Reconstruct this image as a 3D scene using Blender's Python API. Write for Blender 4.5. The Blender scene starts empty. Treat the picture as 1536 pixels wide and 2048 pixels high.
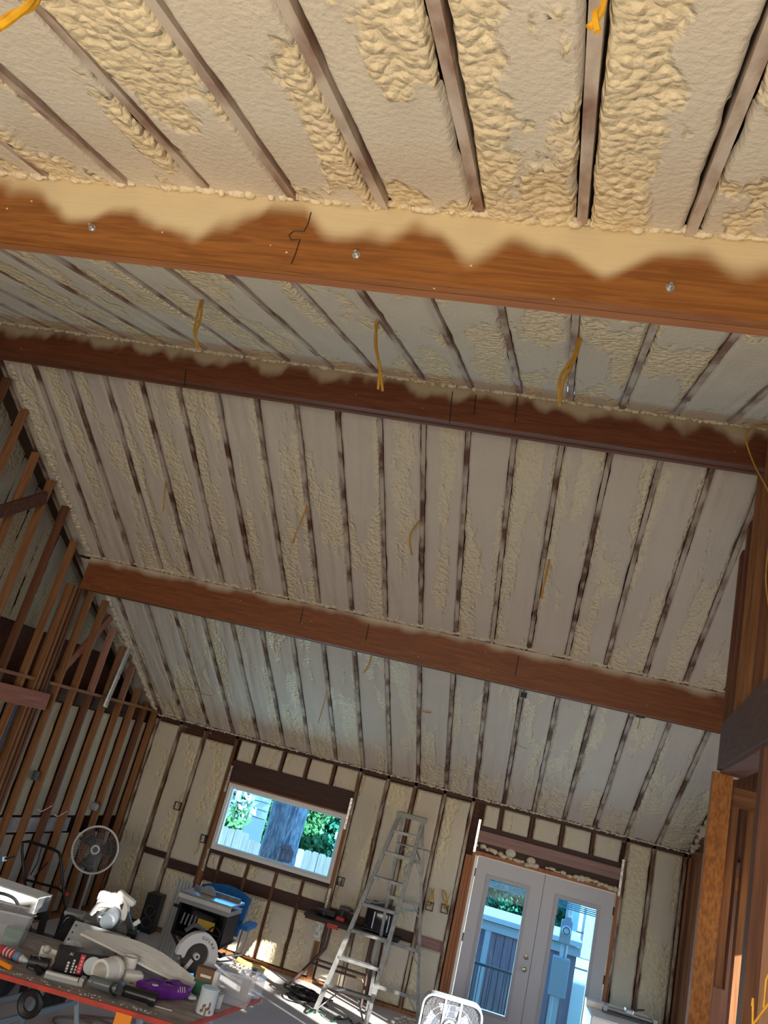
import bpy, bmesh, math, random
import numpy as np
from mathutils import Vector, Matrix
random.seed(7)
SC = bpy.context.scene
COL = SC.collection

# ------------------------------------------------------------------ camera
F_PX, YAW, PITCH, ROLL, HC = 1554.5, -0.2417, 0.3134, 0.2557, 2.7955
_cy, _sy, _cp, _sp, _cr, _sr = (math.cos(YAW), math.sin(YAW), math.cos(PITCH), math.sin(PITCH), math.cos(ROLL), math.sin(ROLL))
FW = Vector((_sy*_cp, _cy*_cp, _sp)); _r0 = Vector((_cy, -_sy, 0)); _u0 = _r0.cross(FW)
RT = _cr*_r0 + _sr*_u0; UP = -_sr*_r0 + _cr*_u0
cd = bpy.data.cameras.new('camera'); cam = bpy.data.objects.new('camera', cd); COL.objects.link(cam)
cd.sensor_fit = 'VERTICAL'; cd.sensor_height = 24.0; cd.lens = F_PX/2048*24; cd.clip_start = .05; cd.clip_end = 300
cam.matrix_world = Matrix(((RT.x, UP.x, -FW.x, 0), (RT.y, UP.y, -FW.y, 0), (RT.z, UP.z, -FW.z, HC), (0, 0, 0, 1)))
SC.camera = cam

# ------------------------------------------------------------------ exposure, sky, sun, large lights
vs = SC.view_settings
vs.view_transform = 'Standard'; vs.look = 'None'; vs.gamma = 1; vs.use_curve_mapping = False; vs.exposure = 0.0
SC.cycles.adaptive_threshold = .025; SC.cycles.max_bounces = 7; SC.cycles.glossy_bounces = 2
SUN_DIR = Vector((-.75, .50, -.30)).normalized()
w = bpy.data.worlds.new('sky'); SC.world = w; w.use_nodes = True
nt = w.node_tree; bg = nt.nodes['Background']
sky = nt.nodes.new('ShaderNodeTexSky'); sky.sky_type = 'NISHITA'; sky.sun_disc = False
sky.sun_elevation = math.asin(-SUN_DIR.z); sky.sun_rotation = math.atan2(-SUN_DIR.x, -SUN_DIR.y)
nt.links.new(sky.outputs[0], bg.inputs[0]); sky.ozone_density = 3.0; sky.dust_density = .3; bg.inputs[1].default_value = 0.9

def lamp(name, kind, loc, direction, energy, color, size=None, size_y=None, spread=None):
    l = bpy.data.lights.new(name, kind); o = bpy.data.objects.new(name, l); COL.objects.link(o)
    l.energy = energy; l.color = color; o.location = loc
    o.rotation_euler = Vector(direction).to_track_quat('-Z', 'Y').to_euler()
    if kind == 'AREA':
        l.shape = 'RECTANGLE'; l.size = size; l.size_y = size_y or size
        if spread: l.spread = spread
    return o
sun = lamp('sun', 'SUN', (20, -20, 20), SUN_DIR, 20.0, (1.0, .93, .80)); sun.data.angle = .009
# fills added behind, below and to the right, then daylight through window and door
lamp('rear_fill', 'AREA', (-1.5, -3.6, 2.2), (-.12, 1, -.26), 165, (1.0, .93, .82), 6.0, 2.2, 2.0)  # added fill; the back wall behind it is closed
lamp('near_ceiling_fill', 'AREA', (-.6, -.1, .6), (.02, .06, 1), 195, (1.0, .85, .62), 4.5, 2.6)  # fill lamp added to brighten the near ceiling from below
lamp('right_side_fill', 'AREA', (2.85, 8.6, 1.5), (-1, .15, .1), 40, (.95, .97, 1.0), 3.0, 2.0)  # added fill standing in for unseen windows on the right
lamp('window_daylight', 'AREA', (-3.15, 12.7, .55), (0, -1, .50), 260, (1.0, .84, .68), 2.8, 1.4)
lamp('door_daylight', 'AREA', (.55, 12.6, .5), (0, -1, .50), 230, (1.0, .82, .66), 2.4, 1.5)

# ------------------------------------------------------------------ measurements of the place
D, YR, ZR, SN, SF = 11.516, 5.798, 5.934, .2992, .5523
XF, XN, SPC = -5.438, -5.024, .4064
ZE = ZR - SF*(D-YR)
NL = math.hypot(1, SN); FL = math.hypot(1, SF)
def at(u, v, x=None, y=None, z=None):
    d = RT*((u-768)/F_PX) - UP*((v-1024)/F_PX) + FW
    t = x/d.x if x is not None else y/d.y if y is not None else (z-HC)/d.z
    return Vector((0, 0, HC)) + d*t
def ceil_z(y): return ZR - SN*(YR-y) if y < YR else ZR - SF*(y-YR)
def XL(y): return -5.47 + (y-11.52)*.045

# ------------------------------------------------------------------ materials
def mat(name, col, rough=.6, metal=0, col2=None, scale=8, stretch=(1, 1, 1), thr=(.35, .65), bump=0, bscale=None, detail=5, spec=.4, attr=None):
    m = bpy.data.materials.new(name); m.use_nodes = True; n = m.node_tree.nodes; L = m.node_tree.links.new
    b = n['Principled BSDF']; b.inputs['Base Color'].default_value = (*col, 1); b.inputs['Roughness'].default_value = rough
    b.inputs['Metallic'].default_value = metal; b.inputs['Specular IOR Level'].default_value = spec
    if col2 or bump:
        tc = n.new('ShaderNodeTexCoord'); mp = n.new('ShaderNodeMapping'); mp.inputs['Scale'].default_value = stretch
        L(tc.outputs['Object'], mp.inputs[0])
    if col2:
        t = n.new('ShaderNodeTexNoise'); t.inputs['Scale'].default_value = scale; t.inputs['Detail'].default_value = detail
        L(mp.outputs[0], t.inputs[0]); r = n.new('ShaderNodeValToRGB')
        r.color_ramp.elements[0].position, r.color_ramp.elements[1].position = thr
        r.color_ramp.elements[0].color = (*col, 1); r.color_ramp.elements[1].color = (*col2, 1)
        L(t.outputs[0], r.inputs[0]); L(r.outputs[0], b.inputs['Base Color'])
    if bump:
        t2 = n.new('ShaderNodeTexNoise'); t2.inputs['Scale'].default_value = bscale or scale*3; t2.inputs['Detail'].default_value = 4
        L(mp.outputs[0], t2.inputs[0]); bp = n.new('ShaderNodeBump'); bp.inputs['Strength'].default_value = bump; bp.inputs['Distance'].default_value = .01
        L(t2.outputs[0], bp.inputs['Height']); L(bp.outputs[0], b.inputs['Normal'])
    return m

def foam_mat(name, flat, lump, lump2, rough=.75, vscale=30, bdist=.014):
    m = bpy.data.materials.new(name); m.use_nodes = True; n = m.node_tree.nodes; L = m.node_tree.links.new
    b = n['Principled BSDF']; b.inputs['Roughness'].default_value = rough; b.inputs['Specular IOR Level'].default_value = .35
    a = n.new('ShaderNodeAttribute'); a.attribute_name = 'lump'
    tc = n.new('ShaderNodeTexCoord')
    t = n.new('ShaderNodeTexNoise'); t.inputs['Scale'].default_value = 1.7; t.inputs['Detail'].default_value = 6
    L(tc.outputs['Object'], t.inputs[0])
    mx = n.new('ShaderNodeMixRGB'); mx.inputs[1].default_value = (*lump, 1); mx.inputs[2].default_value = (*lump2, 1); L(t.outputs[0], mx.inputs[0])
    t3 = n.new('ShaderNodeTexNoise'); t3.inputs['Scale'].default_value = 3; t3.inputs['Detail'].default_value = 8
    L(tc.outputs['Object'], t3.inputs[0])
    fx = n.new('ShaderNodeMixRGB'); fx.inputs[1].default_value = (*flat, 1); fx.inputs[2].default_value = tuple(c*.86 for c in flat)+(1,); L(t3.outputs[0], fx.inputs[0])
    m2 = n.new('ShaderNodeMixRGB'); L(a.outputs['Fac'], m2.inputs[0]); L(fx.outputs[0], m2.inputs[1]); L(mx.outputs[0], m2.inputs[2])
    L(m2.outputs[0], b.inputs['Base Color'])
    t2 = n.new('ShaderNodeTexNoise'); t2.inputs['Scale'].default_value = 42; t2.inputs['Detail'].default_value = 5
    L(tc.outputs['Object'], t2.inputs[0])
    vo = n.new('ShaderNodeTexVoronoi'); vo.feature = 'SMOOTH_F1'; vo.inputs['Scale'].default_value = vscale; vo.inputs['Smoothness'].default_value = .25
    dn = n.new('ShaderNodeTexNoise'); dn.inputs['Scale'].default_value = 14; dn.inputs['Detail'].default_value = 3; L(tc.outputs['Object'], dn.inputs[0])
    va = n.new('ShaderNodeVectorMath'); va.operation = 'SCALE'; va.inputs['Scale'].default_value = .035; L(dn.outputs['Color'], va.inputs[0])
    vb = n.new('ShaderNodeVectorMath'); vb.operation = 'ADD'; L(tc.outputs['Object'], vb.inputs[0]); L(va.outputs[0], vb.inputs[1]); L(vb.outputs[0], vo.inputs['Vector'])
    mv = n.new('ShaderNodeMath'); mv.operation = 'MULTIPLY'; mv.inputs[1].default_value = -1; L(vo.outputs['Distance'], mv.inputs[0])
    mw = n.new('ShaderNodeMath'); mw.operation = 'MULTIPLY'; L(mv.outputs[0], mw.inputs[0]); L(a.outputs['Fac'], mw.inputs[1])
    ms_ = n.new('ShaderNodeMath'); ms_.operation = 'MULTIPLY_ADD'; ms_.inputs[1].default_value = .38; L(t2.outputs[0], ms_.inputs[0]); L(mw.outputs[0], ms_.inputs[2])
    bp = n.new('ShaderNodeBump'); bp.inputs['Strength'].default_value = 1.0; bp.inputs['Distance'].default_value = bdist
    L(ms_.outputs[0], bp.inputs['Height']); L(bp.outputs[0], b.inputs['Normal'])
    rr = n.new('ShaderNodeMapRange'); rr.inputs[3].default_value = .8; rr.inputs[4].default_value = .42
    L(a.outputs['Fac'], rr.inputs[0]); L(rr.outputs[0], b.inputs['Roughness'])
    return m

def beam_mat(name, h, a, bb, wood, wood2, foam, freq):
    """laminated beam with sprayed foam over its upper edge"""
    m = bpy.data.materials.new(name); m.use_nodes = True; n = m.node_tree.nodes; L = m.node_tree.links.new
    b = n['Principled BSDF']; b.inputs['Roughness'].default_value = .55
    tc = n.new('ShaderNodeTexCoord'); mp = n.new('ShaderNodeMapping'); mp.inputs['Scale'].default_value = (.6, 9, 9); L(tc.outputs['Object'], mp.inputs[0])
    t = n.new('ShaderNodeTexNoise'); t.inputs['Scale'].default_value = 4; t.inputs['Detail'].default_value = 7; t.inputs['Distortion'].default_value = 1.2; L(mp.outputs[0], t.inputs[0])
    r = n.new('ShaderNodeValToRGB'); r.color_ramp.elements[0].position = .38; r.color_ramp.elements[1].position = .64
    r.color_ramp.elements[0].color = (*wood, 1); r.color_ramp.elements[1].color = (*wood2, 1); L(t.outputs[0], r.inputs[0])
    sx = n.new('ShaderNodeSeparateXYZ'); L(tc.outputs['Object'], sx.inputs[0])
    nx = n.new('ShaderNodeTexNoise'); nx.noise_dimensions = '2D'; nx.inputs['Scale'].default_value = freq; nx.inputs['Detail'].default_value = 1.5
    cb = n.new('ShaderNodeCombineXYZ'); L(sx.outputs[0], cb.inputs[0]); zz = n.new('ShaderNodeMath'); zz.operation = 'MULTIPLY'; zz.inputs[1].default_value = .35
    L(sx.outputs[2], zz.inputs[0]); L(zz.outputs[0], cb.inputs[1]); L(cb.outputs[0], nx.inputs[0])
    mr = n.new('ShaderNodeMapRange'); mr.inputs[1].default_value = .32; mr.inputs[2].default_value = .68; mr.inputs[3].default_value = h-a; mr.inputs[4].default_value = h-a-bb
    L(nx.outputs[0], mr.inputs[0])
    sb = n.new('ShaderNodeMath'); sb.operation = 'SUBTRACT'; L(sx.outputs[2], sb.inputs[0]); L(mr.outputs[0], sb.inputs[1])
    sm = n.new('ShaderNodeMapRange'); sm.interpolation_type = 'SMOOTHSTEP'; sm.inputs[1].default_value = -.05; sm.inputs[2].default_value = .06; L(sb.outputs[0], sm.inputs[0])
    v = n.new('ShaderNodeTexVoronoi'); v.inputs['Scale'].default_value = 9; L(tc.outputs['Object'], v.inputs[0])
    lt = n.new('ShaderNodeMath'); lt.operation = 'LESS_THAN'; lt.inputs[1].default_value = .045; L(v.outputs['Distance'], lt.inputs[0])
    mxm = n.new('ShaderNodeMath'); mxm.operation = 'MAXIMUM'; L(sm.outputs[0], mxm.inputs[0]); L(lt.outputs[0], mxm.inputs[1])
    mx = n.new('ShaderNodeMixRGB'); mx.inputs[2].default_value = (*foam, 1); L(mxm.outputs[0], mx.inputs[0]); L(r.outputs[0], mx.inputs[1])
    L(mx.outputs[0], b.inputs['Base Color'])
    bp = n.new('ShaderNodeBump'); bp.inputs['Strength'].default_value = .15; bp.inputs['Distance'].default_value = .01; L(t.outputs[0], bp.inputs['Height']); L(bp.outputs[0], b.inputs['Normal'])
    return m

def glass_mat(name, tint, refl=.06, rough=.02):
    m = bpy.data.materials.new(name); m.use_nodes = True; n = m.node_tree.nodes; L = m.node_tree.links.new
    n.remove(n['Principled BSDF']); o = n['Material Output']
    t = n.new('ShaderNodeBsdfTransparent'); t.inputs[0].default_value = (*tint, 1)
    g = n.new('ShaderNodeBsdfGlossy'); g.inputs['Roughness'].default_value = rough
    x = n.new('ShaderNodeMixShader'); x.inputs[0].default_value = refl; L(t.outputs[0], x.inputs[1]); L(g.outputs[0], x.inputs[2]); L(x.outputs[0], o.inputs[0])
    return m
def plastic_clear(name, col, alpha):
    m = bpy.data.materials.new(name); m.use_nodes = True; n = m.node_tree.nodes; L = m.node_tree.links.new
    b = n['Principled BSDF']; b.inputs['Base Color'].default_value = (*col, 1); b.inputs['Roughness'].default_value = .25; b.inputs['Alpha'].default_value = alpha
    return m

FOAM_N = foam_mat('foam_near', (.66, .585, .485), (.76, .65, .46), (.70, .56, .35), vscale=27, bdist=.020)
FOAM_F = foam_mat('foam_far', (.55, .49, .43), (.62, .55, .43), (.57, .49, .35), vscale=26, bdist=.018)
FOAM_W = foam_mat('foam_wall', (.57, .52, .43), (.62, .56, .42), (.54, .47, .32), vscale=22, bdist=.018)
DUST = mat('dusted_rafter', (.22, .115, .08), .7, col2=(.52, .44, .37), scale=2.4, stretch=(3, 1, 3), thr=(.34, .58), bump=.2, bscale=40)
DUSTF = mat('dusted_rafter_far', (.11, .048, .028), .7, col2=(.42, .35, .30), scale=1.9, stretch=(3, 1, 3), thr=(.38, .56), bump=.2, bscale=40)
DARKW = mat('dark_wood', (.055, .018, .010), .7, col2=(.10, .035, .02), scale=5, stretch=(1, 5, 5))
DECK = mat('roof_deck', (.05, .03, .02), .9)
def wood(name, a, b, axis):
    st = {'x': (.7, 14, 14), 'y': (14, .7, 14), 'z': (14, 14, .7)}[axis]
    return mat(name, a, .62, col2=b, scale=3, stretch=st, thr=(.32, .68), bump=.12, bscale=9)
STUD = wood('stud_wood', (.17, .068, .026), (.30, .135, .055), 'z')
STUD_D = wood('stud_wood_dark', (.09, .030, .014), (.16, .062, .027), 'z')
STUD_P = wood('stud_wood_pink', (.26, .12, .085), (.38, .19, .135), 'z')
WOODX = wood('wood_along_x', (.16, .062, .024), (.27, .12, .05), 'x')
WOODY = wood('wood_along_y', (.17, .07, .03), (.28, .125, .055), 'y')
HEADP = wood('header_purple', (.20, .115, .105), (.27, .16, .145), 'x')
DARKX = wood('dark_header', (.030, .011, .008), (.055, .02, .013), 'x')
HEADR = wood('right_header', (.075, .035, .032), (.13, .065, .055), 'y')
JAMB = wood('door_jamb_wood', (.25, .085, .03), (.36, .14, .055), 'z')
OSB = mat('strand_lumber', (.50, .21, .06), .7, col2=(.32, .12, .034), scale=60, stretch=(1, 1, .4), thr=(.38, .62), bump=.25, bscale=40)
CONC = mat('concrete', (.46, .45, .49), .75, col2=(.60, .58, .61), scale=1.3, thr=(.3, .7), bump=.08, bscale=25)
GREYB = mat('grey_board', (.25, .25, .27), .8, col2=(.42, .41, .41), scale=6)
ALU = mat('aluminium', (.23, .24, .25), .45, .4, col2=(.15, .155, .16), scale=14)
PLATE = mat('dull_plate', (.50, .55, .58), .4, .25, col2=(.40, .44, .47), scale=9)
STEEL = mat('galvanised_steel', (.62, .66, .70), .3, .9, col2=(.5, .53, .56), scale=20)
FOIL = mat('foil_strap', (.85, .86, .85), .28, .6, col2=(.35, .34, .32), scale=30)
BLACK = mat('black_plastic', (.014, .014, .018), .45)
BLACKM = mat('black_tube', (.010, .010, .012), .35, .2)
DGREY = mat('dark_grey_plastic', (.06, .065, .075), .5)
GREY = mat('grey_metal', (.34, .36, .38), .45, .3)
LGREY = mat('light_grey', (.58, .60, .62), .4)
WHITE = mat('white_plastic', (.82, .82, .80), .38)
VINYL = mat('white_vinyl', (.62, .62, .64), .45)
DOORW = mat('door_paint', (.46, .45, .48), .5)
TRIMG = mat('lite_frame_grey', (.36, .36, .40), .5)
BLUE = mat('blue_fabric', (.012, .13, .42), .8, col2=(.016, .17, .52), scale=40)
BLUEP = mat('blue_plastic', (.01, .17, .50), .45)
YEL = mat('yellow_cable', (.80, .43, .02), .4, col2=(.62, .30, .015), scale=20)
YELD = mat('dusty_yellow_cable', (.50, .27, .03), .5, col2=(.36, .20, .04), scale=20)
ORANGE = mat('orange_plastic', (.95, .30, .02), .45)
RED = mat('red_paint', (.62, .055, .03), .55, col2=(.35, .05, .04), scale=7)
REDD = mat('red_plastic', (.5, .04, .05), .45)
PLY = mat('plywood_top', (.42, .385, .36), .75, col2=(.25, .225, .215), scale=4.5, stretch=(1, 3, 1), bump=.1)
PURPLE = mat('purple_bag', (.10, .012, .24), .32, col2=(.16, .03, .34), scale=9)
ABSM = mat('black_abs', (.014, .016, .018), .3)
GREEN = mat('green_card', (.03, .13, .07), .7)
BROWN = mat('brown_card', (.22, .13, .08), .8)
BTUBE = mat('brown_tube', (.10, .062, .052), .4, .3)
PVC = mat('white_pvc', (.86, .85, .82), .3)
BRASS = mat('satin_nickel', (.30, .27, .22), .3, .9)
CLEAR = plastic_clear('clear_bin', (.82, .85, .95), .26)
GLASS = glass_mat('blue_cast_glass', (.52, .82, 1.0), .015)  # blue cast of the outdoor skylight put into the pane colour
WBOARD = wood('grey_weathered', (.55, .55, .56), (.72, .72, .71), 'x')
FENCE = wood('fence_plank', (.34, .245, .215), (.50, .375, .33), 'z')
FENCE2 = wood('fence_plank_golden', (.70, .50, .30), (.80, .62, .42), 'z')
SHEDW = wood('shed_plank', (.26, .17, .20), (.38, .26, .29), 'z')
BARK = mat('bark', (.24, .25, .28), .9, col2=(.58, .58, .60), scale=5, stretch=(6, 6, 1.4), thr=(.35, .62), bump=.9, bscale=14)
LEAF = mat('leaf', (.09, .24, .07), .5, col2=(.28, .46, .16), scale=2.5)
LEAF2 = mat('leaf_dark', (.045, .19, .11), .5, col2=(.10, .32, .17), scale=2.5)
GRASS = mat('grass', (.10, .25, .11), .9, col2=(.30, .42, .24), scale=6, bump=.5, bscale=60)
PAINTW = mat('white_siding', (.78, .78, .76), .6)

# ------------------------------------------------------------------ mesh helpers
class MB:
    def __init__(s): s.v = []; s.f = []; s.sm = False
    def add(s, vs_, fs): o = len(s.v); s.v += [tuple(p) for p in vs_]; s.f += [tuple(i+o for i in f) for f in fs]; return s
    def box(s, c, size, R=None, taper=None):
        hx, hy, hz = [k/2 for k in size]; pts = []
        for z in (-hz, hz):
            k = taper if (taper and z > 0) else 1
            for x, y in ((-hx, -hy), (hx, -hy), (hx, hy), (-hx, hy)):
                p = Vector((x*k, y*k, z)); pts.append((R @ p if R else p)+Vector(c))
        return s.add(pts, [(3, 2, 1, 0), (4, 5, 6, 7), (0, 1, 5, 4), (1, 2, 6, 5), (2, 3, 7, 6), (3, 0, 4, 7)])
    def b2(s, a, b): # box from min and max corners
        return s.box([(a[i]+b[i])/2 for i in range(3)], [abs(b[i]-a[i]) for i in range(3)])
    def bbox(s, c, size, R=None, bev=.01):   # box with chamfered edges
        bm = bmesh.new(); bmesh.ops.create_cube(bm, size=1); 
        for v in bm.verts: v.co = Vector((v.co.x*size[0], v.co.y*size[1], v.co.z*size[2]))
        bmesh.ops.bevel(bm, geom=bm.edges[:], offset=min(bev, min(size)*.45), segments=2, profile=.5, affect='EDGES')
        bm.verts.index_update()
        pts = [(R @ v.co if R else v.co)+Vector(c) for v in bm.verts]; s.add(pts, [[v.index for v in f.verts] for f in bm.faces]); bm.free(); return s
    def bar(s, a, b, w_, h_, up=(0, 0, 1)):  # rectangular bar from a to b
        a, b = Vector(a), Vector(b); d = (b-a); l = d.length; d.normalize(); u = Vector(up)
        if abs(d.dot(u)) > .98: u = Vector((1, 0, 0))
        sx = d.cross(u).normalized(); u = sx.cross(d)
        return s.box((a+b)/2, (w_, l, h_), Matrix((sx, d, u)).transposed())
    def tube(s, pts, r, n=8, closed=False, taper=None):
        pts = [Vector(p) for p in pts]; N = len(pts); o = len(s.v); prev = None; rings = []
        for i, p in enumerate(pts):
            if closed: d = pts[(i+1) % N]-pts[i-1]
            else: d = pts[min(i+1, N-1)]-pts[max(i-1, 0)]
            d.normalize()
            if prev is None:
                u = Vector((0, 0, 1)) if abs(d.z) < .9 else Vector((1, 0, 0))
                u = (u-d*u.dot(d)).normalized()
            else: u = (prev-d*prev.dot(d)).normalized()
            prev = u; q = d.cross(u); rr = r if not taper else r+(taper-r)*i/(N-1)
            rings.append([p+(u*math.cos(t)+q*math.sin(t))*rr for t in [2*math.pi*k/n for k in range(n)]])
        s.v += [tuple(p) for ring in rings for p in ring]
        for i in range(N if closed else N-1):
            j = (i+1) % N
            for k in range(n): s.f.append((o+i*n+k, o+i*n+(k+1) % n, o+j*n+(k+1) % n, o+j*n+k))
        if not closed:
            s.f.append(tuple(o+k for k in range(n))[::-1]); s.f.append(tuple(o+(N-1)*n+k for k in range(n)))
        return s
    def cyl(s, a, b, r, r2=None, n=20): return s.tube([a, b], r, n, taper=r2 if r2 is not None else None)
    def lathe(s, prof, c=(0, 0, 0), R=None, n=24):
        o = len(s.v)
        for r, z in prof:
            for k in range(n):
                t = 2*math.pi*k/n; p = Vector((r*math.cos(t), r*math.sin(t), z)); p = (R @ p if R else p)+Vector(c); s.v.append(tuple(p))
        for i in range(len(prof)-1):
            for k in range(n): s.f.append((o+i*n+k, o+i*n+(k+1) % n, o+(i+1)*n+(k+1) % n, o+(i+1)*n+k))
        return s
    def prism(s, poly, t, R=None, c=(0, 0, 0)): # polygon in XZ extruded along Y by t (centred)
        n = len(poly); pts = []
        for y in (-t/2, t/2):
            for x, z in poly: p = Vector((x, y, z)); pts.append((R @ p if R else p)+Vector(c))
        return s.add(pts, [tuple(range(n)), tuple(range(2*n-1, n-1, -1))]+[(i, (i+1) % n, n+(i+1) % n, n+i)[::-1] for i in range(n)])
    def sphere(s, c, r, sc=(1, 1, 1), n=12, m=8):
        prof = [(max(r*math.sin(math.pi*i/m), 1e-4), -r*math.cos(math.pi*i/m)) for i in range(m+1)]
        return s.lathe(prof, c, Matrix.Diagonal(Vector(sc)), n)
    def build(s, name, m, parent=None, smooth=False, world=False):
        me = bpy.data.meshes.new(name); off = Vector((0, 0, 0))
        if parent is not None and world: off = world_loc(parent)
        me.from_pydata([tuple(Vector(p)-off) for p in s.v], [], s.f)
        if smooth: me.polygons.foreach_set('use_smooth', [True]*len(me.polygons))
        me.materials.append(m); me.update()
        bm = bmesh.new(); bm.from_mesh(me); bmesh.ops.recalc_face_normals(bm, faces=bm.faces); bm.to_mesh(me); bm.free()
        if smooth:
            try: me.set_sharp_from_angle(angle=math.radians(42))
            except Exception: pass
        o = bpy.data.objects.new(name, me); COL.objects.link(o)
        if parent is not None: o.parent = parent
        return o
def world_loc(o):
    p = Vector((0, 0, 0))
    while o is not None: p = p+Vector(o.location); o = o.parent
    return p
def empty(name, loc=(0, 0, 0), rz=0, **kw):
    o = bpy.data.objects.new(name, None); COL.objects.link(o); o.location = loc; o.rotation_euler = (0, 0, rz); o.empty_display_size = .1
    for k, v_ in kw.items(): o[k] = v_
    return o
def thing(name, label, cat, loc=(0, 0, 0), rz=0, group=None):
    o = empty(name, loc, rz, label=label, category=cat)
    if group: o['group'] = group
    return o
def tag(o, label, cat, group=None):
    o['label'] = label; o['category'] = cat
    if group: o['group'] = group
    return o
def struct(name): return empty(name, kind='structure')
def rotz(a): return Matrix.Rotation(a, 3, 'Z')
def rotx(a): return Matrix.Rotation(a, 3, 'X')
def roty(a): return Matrix.Rotation(a, 3, 'Y')
def smooth_path(pts, k=6):
    pts = [Vector(p) for p in pts]; out = []
    for i in range(len(pts)-1):
        p0, p1, p2, p3 = pts[max(i-1, 0)], pts[i], pts[i+1], pts[min(i+2, len(pts)-1)]
        for j in range(k):
            t = j/k; out.append(.5*((2*p1)+(p2-p0)*t+(2*p0-5*p1+4*p2-p3)*t*t+(3*p1-p0-3*p2+p3)*t**3))
    out.append(pts[-1]); return out
def rrect(w_, h_, r, n=5, cx=0, cz=0):
    p = []
    for sx, sz, a0 in ((1, 1, 0), (-1, 1, 90), (-1, -1, 180), (1, -1, 270)):
        for k in range(n+1):
            a = math.radians(a0+90*k/n); p.append((cx+sx*(w_/2-r)+r*math.cos(a), cz+sz*(h_/2-r)+r*math.sin(a)))
    return p
def pts3(poly, y=0): return [(x, y, z) for x, z in poly]

# ------------------------------------------------------------------ noise and foam
def hash2(ix, iy, seed):
    h = (ix.astype(np.int64)*374761393 + iy.astype(np.int64)*668265263 + seed*974634777) & 0x7fffffff
    h = ((h ^ (h >> 13))*1274126177) & 0x7fffffff
    return ((h ^ (h >> 16)) & 0xffff)/65535.0
def vnoise(x, y, seed):
    ix, iy = np.floor(x), np.floor(y); fx, fy = x-ix, y-iy; fx = fx*fx*(3-2*fx); fy = fy*fy*(3-2*fy)
    a, b, c, d = hash2(ix, iy, seed), hash2(ix+1, iy, seed), hash2(ix, iy+1, seed), hash2(ix+1, iy+1, seed)
    return (a*(1-fx)+b*fx)*(1-fy)+(c*(1-fx)+d*fx)*fy
def fbm(x, y, seed, o=4):
    s = 0; a = .5; n = 0
    for k in range(o): s = s+a*vnoise(x*2**k, y*2**k, seed+k*17); n += a; a *= .5
    return s/n
def dome(x, y, seed):  # rounded blobs: 1 at a blob's crown, 0 in the creases
    ix, iy = np.floor(x), np.floor(y); best = np.full(x.shape, 9.0)
    for dx in (-1, 0, 1):
        for dy in (-1, 0, 1):
            cx, cy = ix+dx, iy+dy
            px, py = cx+hash2(cx, cy, seed), cy+hash2(cx, cy, seed+5)
            best = np.minimum(best, (x-px)**2+(y-py)**2)
    return np.sqrt(np.clip(1-best, 0, 1))
def sstep(a, b, x): t = np.clip((x-a)/(b-a), 0, 1); return t*t*(3-2*t)

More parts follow.
